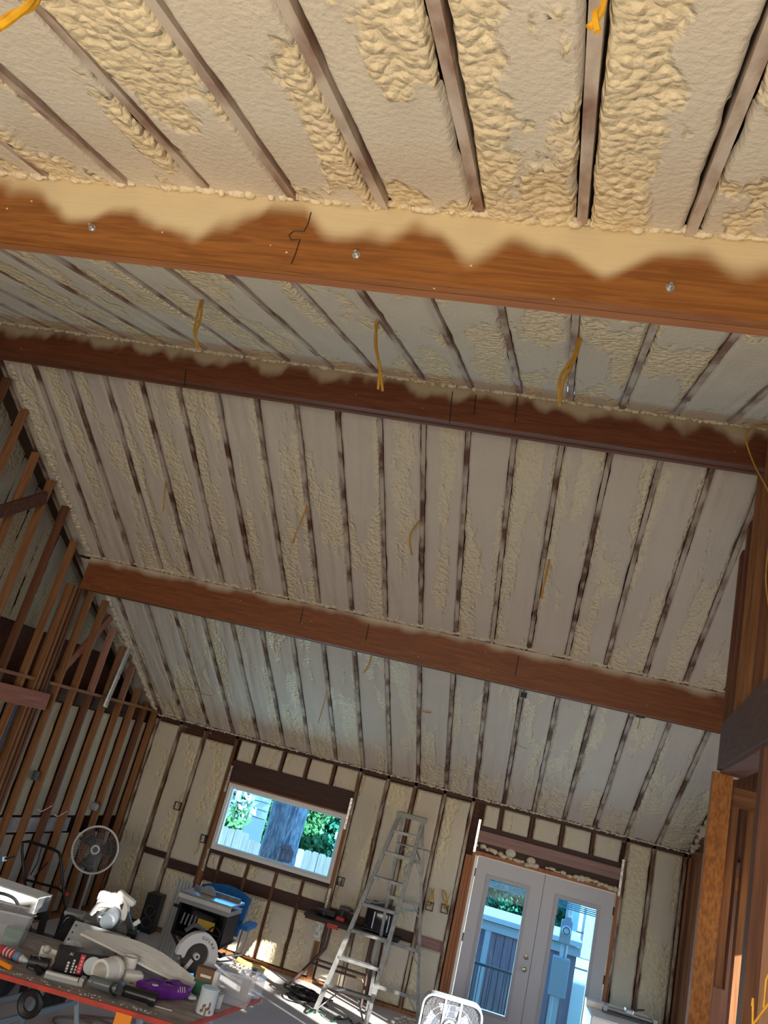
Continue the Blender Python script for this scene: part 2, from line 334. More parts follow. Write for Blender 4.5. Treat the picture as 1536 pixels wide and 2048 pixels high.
def foam(name, m, parent, O, U, V, N, L_, W_, res, seed, amount=.45, lumpd=.02, stretch=.8, cell=.05, gap=.006, edge=.03, proud=.0, rough=.0015, streak=.0):
    """one sprayed and shaved bay of foam as a displaced sheet with turned-back rims; amount = share left lumpy"""
    nu, nv = max(3, int(L_/res)+1), max(5, int(W_/res)+1)
    u = np.linspace(0, L_, nu); v = np.linspace(0, W_, nv); uu, vv = np.meshgrid(u, v, indexing='ij')
    ox = seed*3.7
    mask = fbm(uu/stretch+ox, vv*4.2+ox*1.3, seed, 6)+.10*(fbm(uu*14+ox, vv*26, seed+77, 3)-.5)
    th = np.quantile(mask, 1-amount) if amount > 0 else 2
    m_ = sstep(th-.018, th+.02, mask)
    big = fbm(uu*2+ox, vv*3+ox, seed+3, 3)
    d1 = dome(uu/cell+ox, vv/cell, seed+9); d2 = dome(uu/(cell*.42)+ox, vv/(cell*.42), seed+21)
    hl = lumpd*(-1.7+1.3*big+.95*d1+.4*d2)+proud*sstep(.48, .75, big)
    hf = rough*(fbm(uu*9+ox, vv*60, seed+31, 3)-.5)*2+.004*(fbm(uu*.9+ox, vv*2, seed+40, 2)-.5)
    st = streak*(fbm(uu*1.3+ox, vv*13, seed+61, 3)-.5)
    h = hf*(1-m_)+hl*m_ - .003 + st
    # irregular rim: pull sides in and roll them back
    j0 = gap+.012*np.clip(fbm(u*5+ox, u*0+.3, seed+51, 4)-.42, 0, 1)*2.4
    j1 = gap+.012*np.clip(fbm(u*5+ox, u*0+7.3, seed+57, 4)-.42, 0, 1)*2.4
    s_ = vv/W_; vv2 = j0[:, None]*(1-s_)+ (W_-j1[:, None])*s_
    ed = np.minimum(vv2-j0[:, None], W_-j1[:, None]-vv2); ee = np.clip(1-ed/.02, 0, 1); 
    eu = np.clip(1-np.minimum(uu, L_-uu)/.02, 0, 1); ee = np.maximum(ee, eu)
    h = h-edge*ee**3
    O, U, V, N = [np.array(q, float) for q in (O, U, V, N)]
    Pn = O+uu[..., None]*U+vv2[..., None]*V+h[..., None]*N
    idx = np.arange(nu*nv).reshape(nu, nv)
    q = np.stack([idx[:-1, :-1], idx[1:, :-1], idx[1:, 1:], idx[:-1, 1:]], -1).reshape(-1, 4)
    if np.dot(np.cross(U, V), N) < 0: q = q[:, ::-1]
    me = bpy.data.meshes.new(name); me.vertices.add(nu*nv); me.vertices.foreach_set('co', Pn.reshape(-1).astype(np.float32))
    me.loops.add(q.size); me.loops.foreach_set('vertex_index', q.reshape(-1).astype(np.int32))
    me.polygons.add(len(q)); me.polygons.foreach_set('loop_start', np.arange(0, q.size, 4, dtype=np.int32)); me.polygons.foreach_set('loop_total', np.full(len(q), 4, np.int32))
    me.polygons.foreach_set('use_smooth', np.ones(len(q), bool)); me.update(calc_edges=True)
    at_ = me.attributes.new('lump', 'FLOAT', 'POINT'); at_.data.foreach_set('value', m_.reshape(-1).astype(np.float32))
    me.materials.append(m); o = bpy.data.objects.new(name, me); COL.objects.link(o); o.parent = parent
    return o
def blobs(name, m, parent, path, r, seed, n=None, squash=1.0):
    """a lumpy bead of foam along a path"""
    rnd = random.Random(seed); mb = MB(); p = [Vector(q) for q in path]; total = sum((p[i+1]-p[i]).length for i in range(len(p)-1))
    n = n or int(total/(r*1.1)); 
    for k in range(n):
        t = (k+rnd.random()*.6)/n*(len(p)-1); i = min(int(t), len(p)-2); c = p[i].lerp(p[i+1], t-i)
        rr = r*rnd.uniform(.55, 1.15)
        mb.sphere(c+Vector((rnd.uniform(-1, 1), rnd.uniform(-.5, .5), rnd.uniform(-1, 1)))*r*.4, rr, (rnd.uniform(.9, 1.7), 1, squash*rnd.uniform(.7, 1.1)), 8, 5)
    o = mb.build(name, m, parent, smooth=True)
    a = o.data.attributes.new('lump', 'FLOAT', 'POINT'); a.data.foreach_set('value', [.7]*len(o.data.vertices))
    return o

# ================================================================== LARGE STRUCTURE
floor = struct('floor'); 
MB().b2((-6.6, -4.2, -.12), (4.6, D+.14, 0)).build('slab', CONC, floor)

ceiling = struct('ceiling')
# near slope -------------------------------------------------------
U = Vector((0, -1, -SN))/NL; N = Vector((0, SN, -1))/NL; V = Vector((1, 0, 0)); Vn = V
LN = 5.75*NL
for i in range(-2, 22):
    x = XN+SPC*i
    if x < -6.0 or x > 3.2: continue
    o = Vector((x, YR, ZR)); sh = .006*math.sin(i*2.1)
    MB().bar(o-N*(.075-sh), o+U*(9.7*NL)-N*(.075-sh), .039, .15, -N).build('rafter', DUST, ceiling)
    if x < 2.9:
        rnd = random.Random(i)
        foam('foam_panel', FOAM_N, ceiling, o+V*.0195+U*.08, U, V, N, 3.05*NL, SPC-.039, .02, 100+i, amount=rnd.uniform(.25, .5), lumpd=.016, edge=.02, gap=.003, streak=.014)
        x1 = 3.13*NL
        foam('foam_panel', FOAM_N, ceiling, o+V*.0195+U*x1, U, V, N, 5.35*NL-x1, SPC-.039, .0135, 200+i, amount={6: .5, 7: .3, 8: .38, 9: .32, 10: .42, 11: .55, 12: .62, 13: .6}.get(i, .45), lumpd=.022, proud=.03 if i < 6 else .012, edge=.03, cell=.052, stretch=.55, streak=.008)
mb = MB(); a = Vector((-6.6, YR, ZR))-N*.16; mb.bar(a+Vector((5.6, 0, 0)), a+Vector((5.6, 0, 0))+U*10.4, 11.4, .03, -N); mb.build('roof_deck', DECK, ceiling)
mb = MB(); a = Vector((-1, YR, ZR))+U*5.36*NL-N*.01; mb.bar(a, a+U*4.6*NL, 9.5, .02, -N); mb.build('foam_panel', FOAM_N, ceiling)
# far slope --------------------------------------------------------
U = Vector((0, 1, -SF))/FL; N = Vector((0, -SF, -1))/FL
LF = (D-YR)*FL
for i in range(-1, 20):
    x = XF+SPC*i
    o = Vector((x, YR, ZR)); sh = .005*math.sin(i*1.7)
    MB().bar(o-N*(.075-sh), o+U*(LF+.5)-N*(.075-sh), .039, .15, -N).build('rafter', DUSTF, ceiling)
    rnd = random.Random(i+50)
    if x < 2.2:
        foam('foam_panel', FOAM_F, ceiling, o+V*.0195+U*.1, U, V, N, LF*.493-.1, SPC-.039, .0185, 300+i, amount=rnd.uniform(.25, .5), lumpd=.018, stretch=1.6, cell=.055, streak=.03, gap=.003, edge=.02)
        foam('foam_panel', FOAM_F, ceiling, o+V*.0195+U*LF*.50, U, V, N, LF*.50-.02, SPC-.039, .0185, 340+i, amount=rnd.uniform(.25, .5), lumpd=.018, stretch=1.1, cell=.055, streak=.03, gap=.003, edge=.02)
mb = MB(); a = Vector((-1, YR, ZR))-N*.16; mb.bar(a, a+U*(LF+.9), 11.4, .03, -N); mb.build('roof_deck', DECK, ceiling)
blobs('foam_bead', FOAM_F, ceiling, [(-5.5, D+.0, ZE+.006), (2.3, D+.0, ZE+.006)], .017, 3)

# beams --------------------------------------------------------------
def beam(label, y, z0, x0, x1, plies, m, mside, bolts):
    top = ceil_z(y)+.02
    b = thing('wooden_beam', label, 'beam', (0, y, z0))
    t = .0445; gap = .006
    for k in range(plies):
        zz = (0, .008, 0)[k] if plies == 3 else 0
        tt = min(top, ceil_z(y+k*(t+gap)+t)+.02)-z0
        MB().b2((x0, k*(t+gap), zz), (x1, k*(t+gap)+t, tt)).build('ply', m if k == 0 else mside, b)
    for bx, bz in bolts:
        q = MB(); q.lathe([(.0001, -.012), (.016, -.012), (.016, 0)], (bx, 0, bz), rotx(-math.pi/2)*1, 6)
        q.cyl((bx, 0, bz), (bx, -.035, bz), .006, n=8); q.build('bolt', STEEL, b)
    return b
W1, W2 = (.19, .062, .009), (.29, .105, .018); FO = (.66, .53, .32)
M1 = beam_mat('beam_near', .345, .05, .20, W1, W2, FO, 2.6); M1s = wood('beam_near_ply', (.22, .08, .028), (.30, .12, .045), 'x')
b1 = beam('long laminated wooden beam nearest the camera, foam sprayed over its top edge', 2.5585, 4.622, -6.3, 3.0, 2, M1, M1s, [])
def face(u, v, y): p = at(u, v, y=y); return p.x, p.z
for (u, v) in ((713, 511), (1340, 576), (185, 457)):
    x, z = face(u, v, 2.5585); z -= 4.622
    q = MB(); q.cyl((x, .002, z), (x, -.004, z), .017, n=14); q.cyl((x, 0, z), (x, -.016, z), .011, n=6); q.cyl((x, -.01, z), (x, -.03, z-.0), .006, n=8); q.build('bolt', STEEL, b1)
def markline(px, y, z0, parent, r=.0025):
    q = MB().tube([Vector((*[c for c in (at(u, v, y=y-.001).x, -.001, at(u, v, y=y-.001).z-z0)],)) for u, v in px], r, 5); q.build('seam_line', BLACK, parent)
markline([(622, 425), (616, 448), (608, 463), (588, 462), (578, 470), (582, 480), (600, 479), (592, 505), (583, 527)], 2.5585, 4.622, b1)
W1, W2 = (.10, .026, .008), (.155, .045, .014)
M2 = beam_mat('beam_ridge', .33, .035, .11, W1, W2, (.40, .33, .23), 4.5); M2s = wood('beam_ridge_ply', (.11, .033, .012), (.155, .05, .019), 'x')
b2 = beam('dark ridge beam at the peak of the ceiling, second from the camera', 5.768-.03, 5.593, -6.1, 2.4, 3, M2, M2s, [])
for px in ([(905, 783), (899, 846)], [(372, 740), (368, 775)], [(952, 790), (948, 830)], [(1035, 795), (1030, 845)]): markline(px, 5.738, 5.593, b2, .004)
W1, W2 = (.15, .042, .010), (.22, .068, .017)
M3 = beam_mat('beam_purlin', .40, .02, .05, W1, W2, (.50, .42, .32), 3.2)
b3 = beam('reddish brown beam halfway down the far ceiling slope, third from the camera', 8.593, 3.991, -5.62, 2.35, 3, M3, M2s, [])
for px in ([(1038, 1311), (1030, 1352)], [(738, 1248), (732, 1280)], [(606, 1218), (600, 1248)]): markline(px, 8.593, 3.991, b3, .004)
for y, z, m, s in ((2.54, ceil_z(2.54), FOAM_N, 11), (5.72, ceil_z(5.72)-.01, FOAM_F, 12), (8.575, ceil_z(8.575), FOAM_F, 13)):
    blobs('foam_bead', m, ceiling, [(-5.7, y, z+.012), (2.6, y, z+.012)], .024, s)

# far wall -----------------------------------------------------------
wf = struct('wall_far')
def wstud(x, z0=.04, z1=ZE, w_=.038, m=None, dy=0, name='stud', d=.14):
    return MB().b2((x-w_/2, D+dy, z0), (x+w_/2, D+d, z1)).build(name, m or STUD_D, wf)
def wfoam(x0, x1, z0, z1, seed, amount=.35, **k):
    k = {**dict(lumpd=.014, stretch=.5, cell=.04, gap=.004, edge=.04), **k}
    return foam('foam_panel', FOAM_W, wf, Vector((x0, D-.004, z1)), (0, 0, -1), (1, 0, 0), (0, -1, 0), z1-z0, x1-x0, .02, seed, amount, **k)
DUSTS = mat('dusted_stud', (.13, .055, .03), .7, col2=(.42, .37, .30), scale=3.2, stretch=(3, 3, 1), thr=(.42, .62))
for x in (-5.06, -4.65, -1.79, -1.39, -.97, 1.845): wstud(x, m=DUSTS)
for x, m in ((-5.455, DUSTS), (-4.135, STUD_D), (-2.20, DUSTS), (-.565, DUSTS), (1.51, DUSTS), (2.24, DUSTS), (2.30, STUD)): wstud(x, m=m)
for x, z0 in ((-4.09, .04), (-2.225, .04)): wstud(x, z0, 2.13, .05, STUD, -.012, 'trimmer_stud')
k = 0
for x0, x1 in ((-5.44, -5.08), (-5.04, -4.67), (-4.63, -4.155), (-2.18, -1.81), (-1.77, -1.41), (-1.37, -.99), (-.95, -.585), (1.53, 1.826), (1.864, 2.22)):
    k += 1
    if x0 > 1: wfoam(x0, x1, .05, 2.73, 500+k, .62, lumpd=.02); continue
    if x0 < -5.3: wfoam(x0, x1, .05, 2.70, 500+k, .22); continue
    lo, hi = (.80, .93) if x0 > -5 else (.90, .98)
    wfoam(x0, x1, hi, 2.62 if x0 < -4 else 2.70, 500+k, .25, lumpd=.02); wfoam(x0, x1, .05, lo, 530+k, .35)
    MB().b2((x0, D+.05, lo-.03), (x1, D+.12, hi+.03)).build('blocking', DARKX if x0 < -1 else HEADP, wf)
cr = [-4.10, -3.80, -3.375, -2.99, -2.59, -2.20]
for a, b in zip(cr[:-1], cr[1:]): k += 1; wfoam(a+.02, b-.02, 2.435, 2.735, 600+k, .12, edge=.06)
for x in cr[1:-1]: wstud(x, 2.42, ZE-.03, m=DARKW, dy=.012, name='cripple')
cr = [-4.07, -3.87, -3.46, -3.03, -2.63, -2.24]
for a, b in zip(cr[:-1], cr[1:]):
    k += 1; wfoam(a+.008, b-.008, .95, 1.15, 620+k, .4, edge=.06, gap=.006); wfoam(a+.008, b-.008, .05, .79, 640+k, .45, edge=.06, gap=.006)
for x in cr[1:-1]: wstud(x, .05, 1.17, m=DARKW if x < -3.5 or x > -2.8 else STUD_D, dy=.03, name='cripple')
MB().b2((-4.07, D+.05, .76), (-2.24, D+.12, .97)).build('blocking', DARKX, wf)
MB().b2((-4.11, D+.03, 2.13), (-2.21, D+.13, 2.43)).build('window_header', DARKX, wf)
MB().b2((-4.08, D-.002, 2.115), (-2.23, D+.13, 2.14)).build('head_trim', WOODX, wf)
MB().b2((-4.08, D+.02, 1.155), (-2.23, D+.13, 1.20)).build('rough_sill', DARKX, wf)
cr = [-.42, -.16, .26, .665, 1.07, 1.47]
for a, b in zip(cr[:-1], cr[1:]): k += 1; wfoam(a+.02, b-.02, 2.44, 2.735, 660+k, .1, edge=.06)
for x in cr[1:-1]: wstud(x, 2.42, ZE-.03, m=DARKW, dy=.012, name='cripple')
MB().b2((-.42, D+.03, 2.14), (1.49, D+.13, 2.45)).build('header_backing', DARKX, wf)
MB().b2((-.41, D-.004, 2.24), (1.49, D+.06, 2.385)).build('door_header', HEADP, wf)
for x, s in ((-.505, 1), (-.462, -.6), (-.42, 1)): MB().b2((x-.02, D-.008-.004*s, .0), (x+.02, D+.13, 2.13 if x > -.45 else 2.05)).build('trimmer_stud', JAMB, wf)
for x in (1.468, ): MB().b2((x-.012, D-.01, 0), (x+.03, D+.13, 2.12)).build('trimmer_stud', JAMB, wf)
MB().b2((-.40, D-.012, 2.075), (1.475, D+.1, 2.125)).build('head_trim', JAMB, wf)
blobs('foam_bead', FOAM_W, wf, [(-.40, D-.0, 2.20), (-.1, D-.01, 2.155), (.3, D-.01, 2.12), (.42, D-.005, 2.13)], .034, 31)
blobs('foam_bead', FOAM_W, wf, [(.55, D-.01, 2.15), (.9, D-.01, 2.135), (1.2, D-.01, 2.14), (1.48, D-.01, 2.12)], .030, 32)
for c, r in (((.05, D+.0, 2.205), .07), ((.33, D-.0, 2.18), .06)):
    MB().sphere(c, r, (1, .35, .8), 14, 8).build('foam_blob', FOAM_W, wf, smooth=True)
for x, z0, z1 in ((-2.232, 1.93, 2.35), (-4.085, 1.98, 2.35), (-.425, 2.1, 2.52), (1.485, 2.05, 2.5), (-2.225, .86, 1.16), (-4.07, .9, 1.2)):
    MB().b2((x-.016, D-.016, z0), (x+.016, D-.012, z1)).build('foil_strap', FOIL, wf)
MB().b2((-2.30, D-.02, .50), (-2.19, D-.014, .74)).build('foil_strap', FOIL, wf)
MB().b2((-5.48, D, 0), (-.42, D+.14, .045)).build('sole_plate', STUD, wf); MB().b2((1.48, D, 0), (2.3, D+.14, .045)).build('sole_plate', STUD, wf)
MB().b2((-5.48, D-.0, ZE-.05), (2.3, D+.14, ZE+.03)).build('top_plate', DARKX, wf)
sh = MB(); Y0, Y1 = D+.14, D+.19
for a, b in (((-6.9, Y0, -.8), (-4.06, Y1, 3.2)), ((-2.245, Y0, -.8), (-.37, Y1, 3.2)), ((1.455, Y0, -.8), (10, Y1, 3.2)), ((-4.06, Y0, 2.125), (-2.245, Y1, 3.2)), ((-4.06, Y0, -.8), (-2.245, Y1, 1.205)), ((-.37, Y0, 2.075), (1.455, Y1, 3.2))): sh.b2(a, b)  # right-hand stretch runs on unseen, added to shade the shed
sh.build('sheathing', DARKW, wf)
# wiring boxes in the far wall
def wire_box(label, x, z, n, seed, up=1):
    t = thing('junction_box', label, 'junction box', (x, D-.02, z)); rnd = random.Random(seed)
    q = MB(); q.b2((-.05, -.005, -.055), (.05, .03, -.045)); q.b2((-.05, -.005, .045), (.05, .03, .055)); q.b2((-.05, -.005, -.055), (-.04, .03, .055)); q.b2((.04, -.005, -.055), (.05, .03, .055)); q.b2((-.05, .02, -.055), (.05, .03, .055)); q.build('box', BLACK, t)
    for k in range(n):
        p = [(rnd.uniform(-.03, .03), .01, 0), (rnd.uniform(-.05, .05), -.04, .05*up), (rnd.uniform(-.06, .04), -.03, .13*up), (rnd.uniform(-.09, .05), -.012, .22*up)]
        MB().tube(smooth_path(p, 4), .005, 6).build('wire', YELD, t)
wire_box('black wall box with yellow wires beside the ladder rear leg', -.86, 1.30, 4, 1)
wire_box('black wall box with curled yellow wires just left of the double door', -.66, 1.32, 4, 2)
wire_box('small black wall box just right of the window', -2.11, 1.28, 1, 3, -1)
wire_box('small black wall box just left of the window', -4.19, 1.30, 1, 4, -1)
wire_box('lone wall box with a bare wire on the foam wall left of the window', -4.72, 1.62, 1, 5)

# window -------------------------------------------------------------
win = struct('window_1'); X0, X1, Z0, Z1 = -4.055, -2.247, 1.209, 2.118
fr = MB(); f_ = .045
for a, b in (((X0, Z0), (X1, Z0+f_)), ((X0, Z1-f_), (X1, Z1)), ((X0, Z0+f_), (X0+f_, Z1-f_)), ((X1-f_, Z0+f_), (X1, Z1-f_))): fr.b2((a[0], D-.006, a[1]), (b[0], D+.11, b[1]))
fr.build('window_frame', VINYL, win)
fr = MB(); g = .028
for a, b in (((X0+f_, Z0+f_), (X1-f_, Z0+f_+g)), ((X0+f_, Z1-f_-g), (X1-f_, Z1-f_)), ((X0+f_, Z0+f_+g), (X0+f_+g, Z1-f_-g)), ((X1-f_-g, Z0+f_+g), (X1-f_, Z1-f_-g))): fr.b2((a[0], D+.03, a[1]), (b[0], D+.09, b[1]))
fr.build('glazing_bead', LGREY, win)
MB().b2((X0+f_, D+.062, Z0+f_), (X1-f_, D+.068, Z1-f_)).build('glass_pane', GLASS, win)
# double door --------------------------------------------------------
dr = struct('door_1'); XD, DW, ZD = -.362, 1.812, 2.06
MB().b2((XD+DW/2-.02, D+.058, .012), (XD+DW/2+.02, D+.07, 2.06)).build('astragal', DOORW, dr)
def leaf(x0, x1, l0, l1, z0, z1):
    q = MB(); ya, yb = D+.012, D+.056
    q.b2((x0, ya, .012), (l0, yb, ZD)); q.b2((l1, ya, .012), (x1, yb, ZD)); q.b2((l0, ya, .012), (l1, yb, z0)); q.b2((l0, ya, z1), (l1, yb, ZD))
    lf = q.build('door_leaf', DOORW, dr)
    q = MB(); t = .035
    for a, b in (((l0-.012, z0-.012), (l1+.012, z0+t)), ((l0-.012, z1-t), (l1+.012, z1+.012)), ((l0-.012, z0+t), (l0+t, z1-t)), ((l1-t, z0+t), (l1+.012, z1-t))): q.b2((a[0], D+.0, a[1]), (b[0], D+.05, b[1]))
    q.build('lite_frame', TRIMG, lf)
    MB().b2((l0+.02, D+.03, z0+.02), (l1-.02, D+.036, z1-.02)).build('glass_pane', GLASS, lf)
    q = MB()
    for i in range(5): q.b2((l0+.03, D+.045, z1-.04-i*.022-.004), (l1-.03, D+.06, z1-.04-i*.022+.008))
    q.build('raised_blind', LGREY, lf)
    return lf
p1, p2 = at(978, 1741, y=D), at(1058, 1764, y=D); p3 = at(930, 2019, y=D); mid = XD+DW/2
lf1 = leaf(XD+.004, mid-.003, -.19, .37, .29, 1.86)
lf2 = leaf(mid+.003, XD+DW-.004, .72, 1.28, .29, 1.86)
for z, nm in ((1.05, 'deadbolt'), (.91, 'door_knob')):
    x = mid-.07; q = MB(); R = rotx(math.pi/2)
    q.lathe([(.001, -.0), (.034, -.0), (.034, .008), (.018, .012), (.014, .03)] + ([(.028, .042), (.03, .055), (.02, .068), (.001, .07)] if nm == 'door_knob' else [(.024, .012), (.024, .02), (.001, .022)]), (x, D+.012, z), R, 20)
    q.build(nm, BRASS, lf1, smooth=True)
for lf, x in ((lf1, XD+.0), (lf2, XD+DW)):
    for z in (.25, 1.06, 1.86): MB().cyl((x, D+.005, z-.05), (x, D+.005, z+.05), .008, n=8).build('hinge', BLACK, lf)
q = MB()
for a, b in (((XD-.05, .0), (XD, ZD+.02)), ((XD+DW, .0), (XD+DW+.02, ZD+.02)), ((XD-.02, ZD+.003), (XD+DW+.012, ZD+.02))): q.b2((a[0], D+.0, a[1]), (b[0], D+.12, b[1]))
q.build('door_frame', PAINTW, dr); MB().b2((XD-.02, D, 0), (XD+DW+.02, D+.18, .012)).build('threshold', BRASS, dr)

# left wall ----------------------------------------------------------
wl = struct('wall_left')
TL = math.atan(.045); RL = rotz(-TL)
def lstud(y, z0, z1, m, w_=.038, d=.089, dx=0, name='stud'):
    return MB().box((XL(y)+dx-d/2, y, (z0+z1)/2), (d, w_, z1-z0), RL).build(name, m, wl)
ys = [11.47, 11.13, 10.78, 10.42, 10.02, 9.64, 9.26, 8.90, 8.22, 7.84, 7.45, 7.06, 6.66, 6.28, 5.9]
for i, y in enumerate(ys):
    m = (STUD, STUD_D, STUD, STUD)[i % 4]
    lstud(y, .04, 2.80, m)
    if 0 < i:
        ztop = ceil_z(y+.02)-.02-.05*(i % 3)
        st = lstud(y, 2.84, ztop, STUD_P if i in (5, 3) else m)
for y, m in ((8.52, STUD), (8.56+.038, STUD_D), (8.44, STUD), (8.66, STUD_D)): lstud(y, .04, 3.99, m, .036)
for y, m in ((5.80, STUD), (5.84, STUD_D)): lstud(y, .04, 5.58, m, .036)
for y0, y1, dz, m in ((5.7, 8.40, 0, WOODY), (8.70, 11.5, 0, WOODY)):
    mb = MB(); mb.bar((XL(y0)-.045, y0, 2.82+dz), (XL(y1)-.045, y1, 2.82+dz), .10, .038); mb.build('top_plate', m, wl)
mb = MB(); mb.bar((XL(5.7)-.18, 5.7, 2.70), (XL(11.5)-.18, 11.5, 2.70), .05, .20); mb.build('ledger', wood('ledger', (.05, .02, .012), (.09, .038, .02), 'y'), wl)
mb = MB(); mb.bar((XL(5.7)-.045, 5.7, .02), (XL(11.5)-.045, 11.5, .02), .10, .038); mb.build('sole_plate', WOODY, wl)
REDB = wood('red_board', (.24, .085, .062), (.34, .14, .10), 'y')
mb = MB(); mb.bar((XL(7.2)+.03, 7.2, 2.60), (XL(8.72)+.03, 8.72, 2.60), .04, .19); mb.build('header_board', REDB, wl)
mb = MB(); mb.bar((XL(6.3)+.012, 6.3, 3.95), (XL(7.4)+.012, 7.4, 4.72), .03, .14); mb.build('diagonal_brace', DARKW, wl)
mb = MB(); mb.bar((XL(8.9)-.10, 8.9, 2.9), (XL(9.6)-.10, 9.6, 3.85), .03, .10); mb.build('diagonal_brace', REDB, wl)
ALLY = sorted(ys+[8.52])
LV = Vector((.045, 1, 0)).normalized(); LNrm = Vector((1, -.045, 0)).normalized()
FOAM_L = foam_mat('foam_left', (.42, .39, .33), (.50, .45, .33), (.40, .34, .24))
for i, (a, b) in enumerate(zip(ALLY[:-1], ALLY[1:])):
    w_ = (b-a)*1.0-.04
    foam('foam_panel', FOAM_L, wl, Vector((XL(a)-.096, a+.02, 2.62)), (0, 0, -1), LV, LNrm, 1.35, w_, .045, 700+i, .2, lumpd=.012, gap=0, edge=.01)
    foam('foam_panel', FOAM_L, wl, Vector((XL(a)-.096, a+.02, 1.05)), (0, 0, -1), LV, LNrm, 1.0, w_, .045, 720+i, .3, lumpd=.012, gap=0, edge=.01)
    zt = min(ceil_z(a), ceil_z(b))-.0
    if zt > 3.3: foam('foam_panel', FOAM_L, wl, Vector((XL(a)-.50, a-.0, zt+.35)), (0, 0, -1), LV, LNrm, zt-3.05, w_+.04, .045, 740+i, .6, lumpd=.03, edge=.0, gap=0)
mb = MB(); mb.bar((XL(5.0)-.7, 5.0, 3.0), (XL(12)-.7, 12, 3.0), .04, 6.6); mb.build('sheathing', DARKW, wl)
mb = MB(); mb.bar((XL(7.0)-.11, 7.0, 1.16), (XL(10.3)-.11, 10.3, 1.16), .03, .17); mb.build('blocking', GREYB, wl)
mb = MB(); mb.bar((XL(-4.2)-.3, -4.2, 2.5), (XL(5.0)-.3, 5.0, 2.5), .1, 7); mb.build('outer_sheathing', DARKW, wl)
mb = MB().b2((XL(5)-.75, 4.95, 0), (XL(5)-.25, 5.05, 6.5)); mb.build('return_sheathing', DARKW, wl)
blobs('foam_bead', FOAM_F, wl, [(XL(y)-.02, y, ceil_z(y)-.0) for y in (6.1, 7.3, 8.5)], .028, 41, squash=1)
blobs('foam_bead', FOAM_F, wl, [(XL(y)-.02, y, ceil_z(y)-.0) for y in (8.7, 9.6, 10.6, 11.45)], .032, 42, squash=1)

# right wall ---------------------------------------------------------
wr = struct('wall_right')
XR = 2.30
for i, y in enumerate((11.42, 11.22, 11.02, 10.62, 10.2, 9.8, 9.4, 9.0, 8.7)):
    MB().b2((XR, y-.019, .04), (XR+.09, y+.019, 2.74)).build('stud', (STUD_D, STUD)[i % 2], wr)
    if y < 11.1: MB().b2((XR, y-.019, 2.82), (XR+.09, y+.019, ceil_z(y)-.04)).build('stud', STUD_D, wr)
MB().b2((XR, 7.6, 2.74), (XR+.09, 11.5, 2.82)).build('top_plate', WOODY, wr); MB().b2((XR, 7.6, 0), (XR+.09, 11.5, .04)).build('sole_plate', WOODY, wr)
blobs('foam_bead', FOAM_F, wr, [(XR+.0, y, ceil_z(y)-.02) for y in (8.9, 10, 11.4)], .04, 43)
# nearer framed opening: strand-lumber post, header, studs above
def rx(y): return 1.46+(y-6.7)*.117
post = MB().b2((1.43, 6.66, 0), (1.57, 6.74, 3.42)); post.build('strand_lumber_post', OSB, wr)
mb = MB(); mb.bar((rx(6.75)+.03, 6.75, 3.62), (rx(3.6)+.03, 3.6, 3.62), .06, .36); mb.build('header', HEADR, wr)
mb = MB(); mb.bar((rx(6.7)+.10, 6.7, 3.43), (rx(3.6)+.10, 3.6, 3.43), .16, .03); mb.build('header_soffit', wood('soffit', (.13, .045, .03), (.2, .075, .05), 'y'), wr)
for y, dx, m, zt in ((6.66, -.005, STUD_D, 5.27), (6.35, 0, STUD_D, 5.42), (6.02, .0, STUD, 5.78), (5.95, .06, STUD, 5.8), (5.62, .0, STUD, 5.85), (5.2, 0, STUD_D, 5.72), (4.8, 0, STUD, 5.6), (4.4, 0, STUD, 5.5)):
    q = MB(); q.prism([(-.0, 3.80), (.13, 3.80), (.13, zt-.0), (.05, zt), (.015, zt-.02), (0, zt-.07)], .04, rotz(0), (rx(y)+dx, y, 0)); q.build('stud', m, wr)
MB().b2((1.57, 6.72, 3.20), (2.3, 6.80, 3.34)).build('cross_rail', WOODX, wr)
for x, y, z0, z1, m in ((1.63, 6.76, 0, 3.2, STUD), (1.78, 6.85, 0, 3.2, STUD), (1.70, 6.95, 1.6, 3.2, STUD_D), (1.90, 7.0, 0, 2.6, STUD_D), (1.98, 7.25, 0, 3.2, STUD_D), (2.12, 7.3, 0, 3.2, STUD), (2.22, 7.35, 0, 3.2, STUD_D)):
    MB().b2((x-.04, y-.02, z0), (x+.02, y+.07, z1)).build('stud', m, wr)
MB().b2((1.62, 7.1, 2.60), (2.3, 7.16, 2.70)).build('cross_rail', STUD_P, wr)
MB().b2((1.58, 6.68, 0), (1.66, 6.74, 1.95)).build('jack_stud', STUD_P, wr)
near = MB().b2((1.30, 4.62, 0), (1.46, 4.72, 3.42)); near.build('near_post', wood('near_post', (.30, .15, .085), (.42, .22, .13), 'z'), wr)
MB().b2((1.235, 4.64, 0), (1.30, 4.72, 3.42)).build('stud', STUD_D, wr)
# enclosing outer walls (out of frame) plus added unseen openings shaped to throw the sun patches
XO = 3.05
def holed(name, x, y0, y1, z0, z1, holes, m, parent):
    ysx = sorted({y0, y1, *[h[0] for h in holes], *[h[1] for h in holes]}); zs = sorted({z0, z1, *[h[2] for h in holes], *[h[3] for h in holes]}); q = MB()
    ysx = sorted(set(ysx) | {y0+.4*k for k in range(int((y1-y0)/.4)+1)})
    for a, b in zip(ysx[:-1], ysx[1:]):
        for c, d in zip(zs[:-1], zs[1:]):
            d = min(d, ceil_z((a+b)/2)+.22)
            if d <= c: continue
            if any(h[0] <= (a+b)/2 <= h[1] and h[2] <= (c+d)/2 <= h[3] for h in holes): continue
            q.b2((x, a, c), (x+.06, b, d))
    return q.build(name, m, parent)
def back(p):
    t = (p[0]-XO)/SUN_DIR.x; return p[1]-SUN_DIR.y*t, p[2]-SUN_DIR.z*t
SUNH = []
